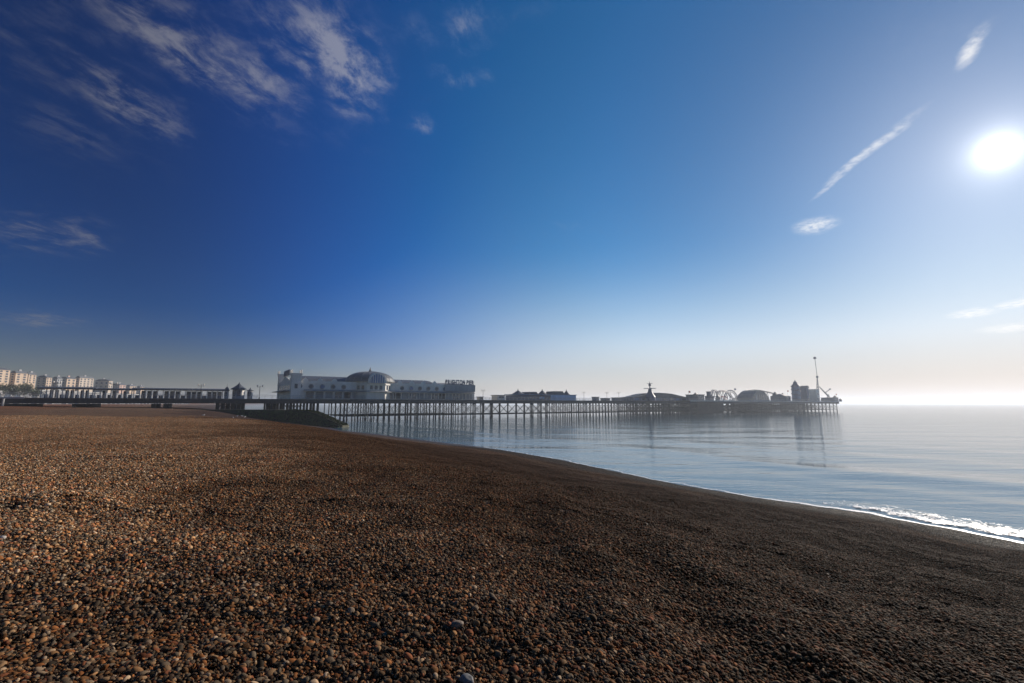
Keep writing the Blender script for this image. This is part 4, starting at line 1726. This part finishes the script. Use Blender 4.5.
m.tube((ax_(826), 0, ah_(392.6, 826)), (ax_(831), 0, ah_(389.3, 831)), 0.3, 0.25, n=8)
m.lathe([(0.3, -0.4), (0.9, 0.0), (0.7, 0.5), (0.2, 0.7)], 8, (ax_(831), 0, ah_(389.3, 831)))
m.build("seat_pod", M_GREY, arm)

# ------------------------------------------------------------------ smaller things that break up the skyline of the head
flag0 = None
for px_, yt_, lab in ((689, 390.5, "thin flagpole on the landward corner of the pier head"), (735, 388.0, "thin flagpole rising beside the roller coaster's second hump"),
                      (788, 390.0, "thin flagpole just landward of the helter skelter"), (842, 393.5, "short flagpole at the very seaward end of the pier head")):
    t = t_at(px_, -7.5) if px_ < 840 else T_END - 0.8
    hgt = hz(yt_, t, -7.5) - 0.12
    fp = on_pier("flagpole", t, -7.5, lab, "flagpole", "flagpoles on the pier head", z=HD)
    m = MB()
    m.lathe([(0.14, 0), (0.12, 0.3), (0.07, 0.35), (0.05, hgt)], 8)
    m.build("pole", M_STEEL, fp)
    m = MB()
    n_ = 8
    vs_ = []
    for i in range(n_ + 1):
        q = i / n_
        for zz in (hgt - 0.1, hgt - 1.1):
            vs_.append((0.06 + q * 1.6, 0.18 * math.sin(q * 6.0), zz - 0.25 * q))
    m.add(vs_, [(2 * i, 2 * i + 2, 2 * i + 3, 2 * i + 1) for i in range(n_)])
    fl = m.build("flag", M_RED if px_ != 735 else M_BLUE, fp)
    md_ = fl.modifiers.new("thick", "SOLIDIFY")
    md_.thickness = 0.02

# big wheel-like drop ride: an open curved frame over the dark low hall
tcf = t_at(731, 14.0)
cf = on_pier("swing_boat_ride", tcf, 14.0, "open curved frame ride standing behind the roller coaster's first humps", "ride", z=HD)
rr_ = px_r(722, 739, tcf, 14.0)
ztop_ = hz(390.2, tcf, 14.0) - 0.12
m = MB()
pts_ = []
for i in range(25):
    a_ = math.pi * i / 24
    pts_.append(Vector((rr_ * math.cos(a_) * 0.9, -rr_ * math.cos(a_) * 0.45, max(0.2, ztop_ * math.sin(a_)))))
m.path(pts_, 0.28, 6)
m.path([p * 0.82 + Vector((0, 0, 0.1)) for p in pts_], 0.2, 6)
for i in range(2, 23, 2):
    m.tube(pts_[i], pts_[i] * 0.82 + Vector((0, 0, 0.1)), 0.12, n=5)
m.build("frame", M_NAVY, cf)
for s_ in (-0.3, 0.3):
    m = MB()
    m.tube((s_ * rr_, 0, 0), (0, 0, ztop_ * 0.78), 0.16, n=6)
    m.build("leg", M_STEEL, cf)

sm_specs = [(693, 699, 392.7, 6, "small square roof hut on the landward hall's skyline"), (716, 720, 394.5, -2, "little ticket hut under the coaster's lift hill"), (773, 778, 391.9, 8, "narrow hut rising behind the long dark amusement hall"),
            (781, 785, 393.0, 8, "squat hut behind the long dark amusement hall, nearest the helter skelter"), (833, 837.5, 395.6, 3, "small hut behind the low dark ride booth"), (839, 842, 398.6, -6, "tiny box hut on the last corner of the pier head")]
for a_, b_, y_, off_, lab in sm_specs:
    head_booth("ticket_hut", a_, b_, y_, off_, 3.5, M_NAVY if a_ != 716 else M_GREYW, M_SLATE, lab, "hut", flat=False, group="small huts on the pier head")

# ================================================================== groyne and its marker
g0, g1 = world_of(t_at(205, 34), 34), world_of(t_at(338, 12), 12)
def gpos(px_, Y):
    return Vector((k_at(px_) * Y, Y, 0))
ga, gb = gpos(206, 124), gpos(329, 119)
gdir = (gb - ga).normalized()
gl_len = (gb - ga).length
groyne = empty("groyne", ga, math.atan2(gdir.y, gdir.x), "long dark concrete groyne under the pier with green weed on its seaward tip", "groyne")
def gz(py, Y):
    return z_at(py, Y)
ztop = gz(409.6, 121)
gcut = gl_len * 0.86
m = MB()
m.prism([(-30, -3), (gcut, -3), (gcut, ztop * 0.93), (gl_len * 0.6, ztop), (-30, ztop)], "y", -1.3, 1.3)
m.build("wall", M_CONC, groyne)
m = MB()
m.prism([(gcut + 0.01, -3), (gl_len + 5, -3), (gl_len + 5, 0.5), (gl_len + 1.5, ztop * 0.42), (gl_len * 0.93, ztop * 0.80), (gcut + 0.01, ztop * 0.90)], "y", -1.7, 1.7)
m.build("tip", M_CONC, groyne)


def gtop(xx):
    return float(np.interp(xx, [-30, gl_len * 0.6, gcut, gl_len * 0.93, gl_len + 1.5, gl_len + 5], [ztop, ztop, ztop * 0.92, ztop * 0.80, ztop * 0.42, 0.5]))


# weed hanging over the tip and lower courses
rw = random.Random(9)
m = MB()
for i in range(1800):
    u = rw.uniform(0.15, 1.0)
    xx = gl_len * (u ** 0.6) + (rw.random() < 0.5) * rw.uniform(-2, 5)
    xx = min(xx, gl_len + 5.4)
    top_ = gtop(xx) * 0.97
    zz = rw.uniform(0.0, max(0.5, top_))
    yy = -1.75 - rw.uniform(0, 0.3)
    s_ = rw.uniform(0.12, 0.34)
    m.add([(xx - s_, yy, zz), (xx + s_, yy - 0.1, zz + rw.uniform(-.2, .2)), (xx + s_ * 0.4, yy - 0.35, zz - s_ * 1.5)], [(0, 1, 2)])
for i in range(700):
    xx = gl_len * 0.7 + rw.uniform(0, gl_len * 0.3 + 5)
    yy = rw.uniform(-1.9, 1.9)
    zz = gtop(xx) + 0.05
    s_ = rw.uniform(0.15, 0.36)
    m.add([(xx - s_, yy, zz), (xx + s_, yy + s_ * 0.5, zz), (xx, yy - s_, zz + rw.uniform(0.05, 0.3))], [(0, 1, 2)])
m.build("weed", M_WEED, groyne)

# round white marker on a post by the groyne
def on_beach(px_, py_):
    d = ray(px_, py_)
    s = 2.0
    while s < 400:                # where the line of sight meets the beach
        X_, Y_, Z_ = d.x / d.y * s, s, CAM_Z + d.z / d.y * s
        if Z_ <= float(land_z(np.array(X_), np.array(Y_))):
            break
        s += 0.05
    return Vector((X_, Y_, float(land_z(np.array(X_), np.array(Y_)))))


pm_ = on_beach(275.2, 420.0)
Yb = pm_.y
zg = pm_.z
mk = empty("marker_post", pm_, 0, "dark post with a round white board in front of the groyne", "marker")
zc = z_at(416.6, Yb) - zg
m = MB()
ms = Yb / 150.0
m.tube((0, 0, -0.6), (0, 0, zc + 0.9 * ms), 0.14 * ms, n=8)
m.build("post", M_TIMBER, mk)
m = MB()
rr = MB().lathe([(0.45, -0.04), (0.45, 0.04)], 20)
m.add([(v[0] * 0.95 * ms, v[2] - 0.19, v[1] * 1.45 * ms + zc) for v in rr.v], rr.f)
m.build("board", M_BUOY, mk)


# ================================================================== gulls resting on the shingle
M_GULLW = simple_mat("gull_white", (0.80, 0.79, 0.77), 0.7, 0.06, 8.0)
M_GULLG = simple_mat("gull_grey", (0.33, 0.35, 0.37), 0.7, 0.15, 8.0)
M_BEAK = simple_mat("gull_beak", (0.60, 0.38, 0.05), 0.5, 0.1, 8.0)


def gull():
    o = empty("gull")
    me = bpy.data.meshes.new("body")
    # skeleton: tail, body, neck, head; grown with a skin surface
    vs_ = [(-0.30, 0, 0.17), (-0.16, 0, 0.19), (0.0, 0, 0.20), (0.12, 0, 0.23), (0.18, 0, 0.31), (0.205, 0, 0.37), (0.25, 0, 0.37)]
    me.from_pydata(vs_, [(i, i + 1) for i in range(len(vs_) - 1)], [])
    b = bpy.data.objects.new("body", me)
    COL.objects.link(b)
    b.parent = o
    sk = b.modifiers.new("skin", "SKIN")
    for v, r_ in zip(me.skin_vertices[0].data, (0.022, 0.065, 0.098, 0.082, 0.048, 0.045, 0.022)):
        v.radius = (r_, r_)
    me.skin_vertices[0].data[2].use_root = True
    ss = b.modifiers.new("smooth", "SUBSURF")
    ss.levels = ss.render_levels = 2
    me.materials.append(M_GULLW)
    m = MB()
    for s in (-1, 1):
        m.add([(0.10, s * 0.075, 0.27), (0.02, s * 0.105, 0.25), (-0.20, s * 0.06, 0.225), (-0.40, s * 0.015, 0.19), (-0.20, s * 0.09, 0.17), (0.04, s * 0.108, 0.18)], [(0, 1, 2, 3, 4, 5)])
    wg = m.build("wing", M_GULLG, o)
    sl = wg.modifiers.new("thick", "SOLIDIFY")
    sl.thickness = 0.02
    m = MB()
    m.tube((0.26, 0, 0.368), (0.325, 0, 0.352), 0.014, 0.004, 6)
    m.build("beak", M_BEAK, o)
    for s in (-1, 1):
        m = MB()
        m.tube((0.0, s * 0.035, 0.14), (0.01, s * 0.035, 0.0), 0.009, n=5)
        m.box(-0.005, 0.05, s * 0.035 - 0.02, s * 0.035 + 0.02, 0.0, 0.008)
        m.build("leg", M_BEAK, o)
    return o


g_specs = [(203.3, 415.3, "gull standing alone on the shingle, well apart from the little group by the groyne", 0.6, 1.3), (233.2, 417.6, "lowest gull of the little group on the shingle near the groyne", 2.4, 1.1),
           (236.8, 416.2, "gull in the middle of the little group, a step behind the lowest one", 0.2, 1.25), (242.0, 416.0, "gull of the little group with its tail towards the groyne post", 3.6, 1.2),
           (244.8, 416.8, "gull at the groyne end of the little group", 1.2, 1.0)]
g0_ = None
for px_, py_, lab, rz_, sc_ in g_specs:
    gp = on_beach(px_, py_ + 1.0)
    if g0_ is None:
        g0_ = gull()
        o = g0_
    else:
        o = copy_tree(g0_)
    o.location = gp + Vector((0, 0, 0.015))
    o.rotation_euler = (0, 0, rz_)
    o.scale = (sc_ * 0.62 * max(0.8, gp.y / 75),) * 3
    tag(o, lab, "gull", "gulls resting on the beach")


# ================================================================== the few stones that stand out
def big_stone(px_, py_, a_, b_, c_, rz_, mat, label, seed):
    d = ray(px_, py_)
    s = 1.0
    while s < 80:
        X_, Y_, Z_ = d.x / d.y * s, s, CAM_Z + d.z / d.y * s
        if Z_ <= float(land_z(np.array(X_), np.array(Y_))) + 0.03:
            break
        s += 0.01
    bm = bmesh.new()
    bmesh.ops.create_icosphere(bm, subdivisions=4, radius=1.0)
    for v in bm.verts:
        nz = mnoise.noise(v.co * 1.1 + Vector((seed, seed * 2, 0))) * 0.22 + mnoise.noise(v.co * 3.0 + Vector((0, seed, 0))) * 0.04
        v.co *= 1 + nz
        v.co = Vector((v.co.x * a_, v.co.y * b_, v.co.z * c_))
    me = bpy.data.meshes.new("stone")
    bm.to_mesh(me)
    bm.free()
    me.shade_smooth()
    me.materials.append(mat)
    o = bpy.data.objects.new("stone", me)
    COL.objects.link(o)
    o.location = (X_, Y_, float(land_z(np.array(X_), np.array(Y_))) + c_ * 0.75)
    o.rotation_euler = (0.15, -0.1, rz_)
    tag(o, label, "stone")
    return o


M_S1 = simple_mat("stone_tan", (0.20, 0.145, 0.10), 0.7, 0.3, 14.0)
M_S2 = simple_mat("stone_pale", (0.46, 0.42, 0.37), 0.7, 0.2, 14.0)
M_S3 = simple_mat("stone_grey", (0.17, 0.165, 0.155), 0.65, 0.3, 14.0)
big_stone(457, 624, 0.052, 0.036, 0.030, 0.2, M_S1, "smooth tan oval stone in the lower middle of the beach, larger than the pebbles around", 1.0)
big_stone(467, 679, 0.050, 0.036, 0.030, -0.5, M_S3, "big grey brown stone at the very front of the beach, below the tan oval one", 2.0)
big_stone(2, 537, 0.036, 0.028, 0.024, 0.5, M_S2, "white stone at the far left edge of the beach", 6.0)


# ================================================================== foam along the water's edge
fm, n, p = new_mat("sea_foam")
g = n.n("ShaderNodeNewGeometry")
at = n.n("ShaderNodeAttribute", attribute_name="cover")
a1 = n.noise(g.outputs["Position"], 2.6, 6, 0.68, 0.6)
a2 = n.noise(g.outputs["Position"], 11.0, 4, 0.6)
f = n.math("ADD", n.math("MULTIPLY", a1, 0.75), n.math("MULTIPLY", a2, 0.35))
f = n.math("SUBTRACT", n.math("ADD", f, at.outputs["Fac"]), 1.02)
alpha = n.smooth(f, -0.02, 0.14)
fm.node_tree.nodes.remove(p)
bp = n.n("ShaderNodeBump")
bp.inputs["Distance"].default_value = 0.06
n.put(bp.inputs["Height"], f)
df = n.n("ShaderNodeBsdfDiffuse")
tl = n.n("ShaderNodeBsdfTranslucent")
tp = n.n("ShaderNodeBsdfTransparent")
for sh_ in (df, tl):
    sh_.inputs["Color"].default_value = (0.94, 0.94, 0.94, 1)
    n.put(sh_.inputs["Normal"], bp.outputs[0])
m1 = n.n("ShaderNodeMixShader")
m1.inputs[0].default_value = 0.18
fm.node_tree.links.new(df.outputs[0], m1.inputs[1])
fm.node_tree.links.new(tl.outputs[0], m1.inputs[2])
m2 = n.n("ShaderNodeMixShader")
n.put(m2.inputs[0], alpha)
fm.node_tree.links.new(tp.outputs[0], m2.inputs[1])
gs = n.n("ShaderNodeBsdfGlossy")
gs.inputs["Roughness"].default_value = 0.55
gs.inputs["Color"].default_value = (0.9, 0.9, 0.9, 1)
m3 = n.n("ShaderNodeMixShader")
m3.inputs[0].default_value = 0.30
fm.node_tree.links.new(m1.outputs[0], m3.inputs[1])
fm.node_tree.links.new(gs.outputs[0], m3.inputs[2])
fm.node_tree.links.new(m3.outputs[0], m2.inputs[2])
out = next(q for q in fm.node_tree.nodes if q.type == "OUTPUT_MATERIAL")
fm.node_tree.links.new(m2.outputs[0], out.inputs["Surface"])

sp = [Vector((x_, y_, 0)) for x_, y_ in SHORE[3:18]]
fine_pts = []
for i in range(len(sp) - 1):
    p0_, p1_, p2_, p3_ = sp[max(i - 1, 0)], sp[i], sp[i + 1], sp[min(i + 2, len(sp) - 1)]
    k = max(4, int((p2_ - p1_).length / 0.25))
    for j in range(k):
        fine_pts.append(p1_.lerp(p2_, j / k))
# soften the corners
arr = np.array([(q.x, q.y) for q in fine_pts])
for _ in range(40):
    arr[1:-1] = (arr[:-2] + 2 * arr[1:-1] + arr[2:]) / 4
tang = np.gradient(arr, axis=0)
tang /= np.linalg.norm(tang, axis=1)[:, None]
nor = np.stack([tang[:, 1], -tang[:, 0]], 1)          # seaward
u_chk = shore_u(arr[:5, 0] + nor[:5, 0] * 3, arr[:5, 1] + nor[:5, 1] * 3)
if u_chk.mean() > 0:
    nor = -nor
s_len = np.concatenate([[0], np.cumsum(np.linalg.norm(np.diff(arr, axis=0), axis=1))])
NV = 26


def foam_sheet(name, off0, off1, cover_fn, lift):
    W_ = np.linspace(0, 1, NV)[:, None]
    wob = 0.45 * np.sin(s_len * 0.7) * 0.5 + 0.15 * np.sin(s_len * 1.6 + 1) + 0.08 * np.sin(s_len * 3.7)
    o_ = off0 + (off1 - off0) * W_ + wob[None, :] * np.ones_like(W_)
    X_ = arr[None, :, 0] + nor[None, :, 0] * o_
    Y_ = arr[None, :, 1] + nor[None, :, 1] * o_
    cov_ = cover_fn(W_, s_len[None, :], arr[None, :, 0], arr[None, :, 1])
    lz = land_z(X_, Y_)
    Z_ = np.maximum(lz + 0.04, swell_z(X_, Y_) + 0.03) + lift(W_, s_len[None, :], cov_)
    ob = grid_mesh(name, X_, Y_, Z_, fm)
    a_ = ob.data.attributes.new("cover", "FLOAT", "POINT")
    a_.data.foreach_set("value", np.broadcast_to(cov_, X_.shape).astype(np.float32).ravel())
    return ob


def c_swash(W_, s_, X_, Y_):
    near = 1 - sm(Y_, 26, 38)
    mid = 1 - sm(Y_, 43, 91)
    band = np.exp(-((W_ - 0.78) / 0.15) ** 2) * (0.50 + 0.20 * mid + 0.12 * near)   # thin bright edge on the shingle
    return band - 0.12 + 0 * s_


def c_break(W_, s_, X_, Y_):
    near = 1 - sm(Y_, 24, 33)
    mid = (1 - sm(Y_, 27, 48)) * 0.44
    prof_ = sm(W_, 0.0, 0.30) * (1 - sm(W_, 0.72, 1.0))
    return prof_ * (0.24 * near + mid * 0.62) - 0.06 + 0.14 * near * np.exp(-((W_ - 0.66) / 0.10) ** 2)


def c_lace(W_, s_, X_, Y_):
    return sm(W_, 0, 0.3) * (1 - sm(W_, 0.4, 1.0)) * (0.28 * (1 - sm(Y_, 34, 80)) + 0.08) - 0.06


FRNG = np.random.default_rng(4)
o1 = foam_sheet("foam", 2.4, -0.35, c_swash, lambda W_, s_, c_: 0.0 * W_ + 0 * s_)
o2 = foam_sheet("foam", 4.6, -0.05, c_break, lambda W_, s_, c_: 0.03 * np.exp(-((W_ - 0.5) / 0.22) ** 2) * np.clip(c_ * 2.0, 0, 1) * (0.8 + 0.3 * np.sin(s_ * 1.7) * np.sin(s_ * 0.63)) + 0.03 * np.clip(c_ * 3, 0, 1) * FRNG.normal(0, 1, np.broadcast_shapes(W_.shape, s_.shape)))
o3 = foam_sheet("foam", 7.8, 3.2, c_lace, lambda W_, s_, c_: 0.02 + 0.0 * W_ + 0 * s_)
bmj = bmesh.new()
for ob in (o1, o2, o3):
    bmj.from_mesh(ob.data)
fme = bpy.data.meshes.new("foam")
bmj.to_mesh(fme)
bmj.free()
fme.shade_smooth()
fme.materials.append(fm)
for ob in (o1, o2, o3):
    bpy.data.objects.remove(ob)
foam = bpy.data.objects.new("foam", fme)
COL.objects.link(foam)
tag(foam, "white broken foam along the edge of the sea", kind="stuff")


# ================================================================== the town beyond the pier
M_PALE = simple_mat('pale_render', (0.60, 0.50, 0.40), 0.75, 0.2, 0.4, streak=True)


def town_house(pxl0, pxl1, pxd, y_top, y_base, Y0, wall, side, roof, label, storeys, name="seafront_house", cat="house"):
    """pxl0..pxl1: the sunlit front; pxd: far end of the shaded side"""
    X0 = k_at(pxl0) * Y0
    Lf = max(6.0, X0 / k_at(pxl1) - Y0)
    Wd = max(5.0, X0 - k_at(pxd) * Y0)
    zt_, zb_ = z_at(y_top, Y0), z_at(y_base, Y0) - 8
    o = empty(name, (X0, Y0, zb_), 0, label, cat, "houses of the seafront terrace")
    H = zt_ - zb_
    m = MB()
    m.box(-Wd, 0, 0, Lf, 0, H - 1.2)
    m.build("wall", wall, o)
    m = MB()
    m.box(-Wd - 0.4, 0.5, -0.4, Lf + 0.3, H - 1.197, H - 0.8)
    m.prism([(-Wd, H - 0.797), (-0.2, H - 0.797), (-Wd * 0.25, H + 1.0), (-Wd * 0.75, H + 1.0)], "y", 0.2, Lf - 0.2)
    ro_ = m.build("roof", roof, o)
    m = MB()
    m.box(-Wd * 0.6, -Wd * 0.6 + 1.2, Lf * 0.4, Lf * 0.4 + 2.4, H + 0.2, H + 2.6)
    m.build("chimney", side, ro_)
    sh = (H - 9.5) / storeys
    nw = max(2, min(4, int(Lf / 4)))
    for k_ in range(storeys):
        z0_ = 8.6 + sh * k_
        for i_ in range(nw):
            a_ = Lf * (i_ + 0.3) / nw
            w_ = MB()
            w_.box(0.003, 0.10, a_, a_ + Lf / nw * 0.4, z0_, z0_ + sh * 0.6)
            w_.build("window", M_GLASS, o)
    ns = max(1, min(3, int(Wd / 5)))
    for k_ in range(storeys):
        z0_ = 8.6 + sh * k_
        for i_ in range(ns):
            a_ = -Wd + Wd * (i_ + 0.3) / ns
            w_ = MB()
            w_.box(a_, a_ + Wd / ns * 0.36, -0.10, -0.003, z0_, z0_ + sh * 0.6)
            w_.build("side_window", M_GLASS, o)
    return o


TH = [
    (-6, 6.0, -22, 368.3, 382.5, 430, M_CREAM, M_GREYW, M_SLATE, "tall orange cream house cut by the left edge of the frame, tallest of the terrace", 5),
    (12.0, 24.3, 6.5, 371.8, 383.0, 450, M_CREAM, M_GREYW, M_SLATE, "broad rose cream house, the widest sunlit front of the terrace", 4),
    (25.2, 33.0, 24.4, 373.4, 383.5, 470, M_CREAM, M_GREYW, M_SLATE, "cream house joined to the right of the broad rose cream one", 4),
    (43.6, 48.8, 34.0, 376.4, 387.0, 500, M_CREAM, M_GREYW, M_SLATE, "narrow cream fronted house with a wide shaded side", 4),
    (54.5, 57.5, 49.5, 377.5, 387.0, 520, M_GREYW, M_GREYW, M_SLATE, "dull grey house just right of the narrow cream fronted one", 3),
    (64.3, 73.5, 57.6, 377.6, 387.0, 540, M_CREAM, M_PINK, M_SLATE, "pale cream house with a pinkish shaded side in the middle of the terrace", 3),
    (77.0, 91.3, 74.2, 376.8, 387.0, 560, M_PALE, M_GREYW, M_SLATE, "wide bright pale house, last of the big sunlit fronts", 4),
    (106.8, 110.5, 92.5, 380.0, 388.0, 600, M_PALE, M_GREY, M_SLATE, "long low grey house with one narrow bright front", 2),
    (118.0, 124.0, 111.5, 384.0, 389.0, 660, M_PINK, M_GREYW, M_SLATE, "small low rose house beyond the long grey one", 2),
    (128.5, 135.0, 124.5, 385.4, 389.5, 700, M_CREAM, M_GREYW, M_SLATE, "small pale house farthest along the terrace but one", 2),
    (139.0, 143.0, 135.5, 386.3, 390.0, 760, M_CREAM, M_GREYW, M_SLATE, "tiny farthest house at the end of the terrace", 2),
]
for a_ in TH:
    town_house(*a_)

# the arcaded wall that holds up the upper road
wa, wb = Vector((*WALL_A, 0)), Vector((*WALL_B, 0))
wd_ = (wb - wa).normalized()
wl = (wb - wa).length
tw = empty("arcaded_wall", (wa.x, wa.y, 1.5), math.atan2(wd_.y, wd_.x), "long grey arcaded retaining wall below the seafront houses", "wall")
m = MB()
m.box(0, wl, 0, 3, 0, 15.5)
m.build("wall", M_GREYW, tw)
m = MB()
m.box(-0.5, wl, -0.8, 3.2, 15.503, 16.3)
m.build("coping", M_RAIL, tw)
for i in range(44):
    q = wl * (i + 0.2) / 44
    ww = wl / 44 * 0.62
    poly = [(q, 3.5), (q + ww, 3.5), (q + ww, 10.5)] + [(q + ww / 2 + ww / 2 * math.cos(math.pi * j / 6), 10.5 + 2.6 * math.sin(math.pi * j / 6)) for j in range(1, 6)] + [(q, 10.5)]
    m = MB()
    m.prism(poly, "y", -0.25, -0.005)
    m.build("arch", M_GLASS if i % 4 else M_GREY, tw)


# scrub on the slope above the landward end of the pier
def bush(px_, py_c, Y, rx, rz_, label, seed):
    rb_ = random.Random(seed)
    z_c = z_at(py_c, Y)
    X_ = k_at(px_) * Y
    zg_ = float(land_z(np.array(X_), np.array(Y)))
    o = empty("bush", (X_, Y, zg_), 0, label, "bush", "scrub above the landward end of the pier")
    m = MB()
    for i in range(6):
        a_ = rb_.uniform(0, 6.28)
        m.tube((0, 0, -0.5), (math.cos(a_) * rx * 0.5, math.sin(a_) * rx * 0.5, max(1.0, z_c - zg_) * rb_.uniform(0.7, 1.0)), 0.14, 0.05, 6)
    m.build("stem", M_BARK, o)
    m = MB()
    cl = [(rb_.uniform(-rx, rx) * 0.7, rb_.uniform(-rx, rx) * 0.7, z_c - zg_ + rb_.uniform(-rz_, rz_) * 0.7, rb_.uniform(0.35, 0.6) * min(rx, rz_)) for _ in range(14)]
    for i in range(1600):
        c_ = rb_.choice(cl)
        v_ = Vector((rb_.gauss(0, 1), rb_.gauss(0, 1), rb_.gauss(0, 1))).normalized() * c_[3] * rb_.uniform(0.6, 1.15)
        q_ = Vector(c_[:3]) + v_
        s_ = rb_.uniform(0.15, 0.38)
        a1_, a2_ = Vector((rb_.gauss(0, 1), rb_.gauss(0, 1), rb_.gauss(0, 1))).normalized() * s_, Vector((rb_.gauss(0, 1), rb_.gauss(0, 1), rb_.gauss(0, 1))).normalized() * s_
        m.add([q_ - a1_, q_ + a2_, q_ + a1_, q_ - a2_], [(0, 1, 2, 3)])
    m.build("foliage", M_LEAF, o)


for i, (px_, py_, rx_, rz_, lab) in enumerate((
        (-4, 388.5, 7, 4, "dark scrub bush under the tallest orange cream house at the frame's edge"), (7.5, 390.5, 6, 3, "round dark scrub bush below the shaded side of the broad rose cream house"),
        (17, 389.5, 7, 4, "wide scrub bush right beneath the broad rose cream house"), (28, 389.0, 6, 4, "scrub bush beneath the cream house joined to the broad one"), (36, 391.5, 5, 3, "small scrub bush below the wide shaded side of the narrow cream house"))):
    bush(px_, py_, 300 + i * 6, rx_, rz_, lab, 50 + i)
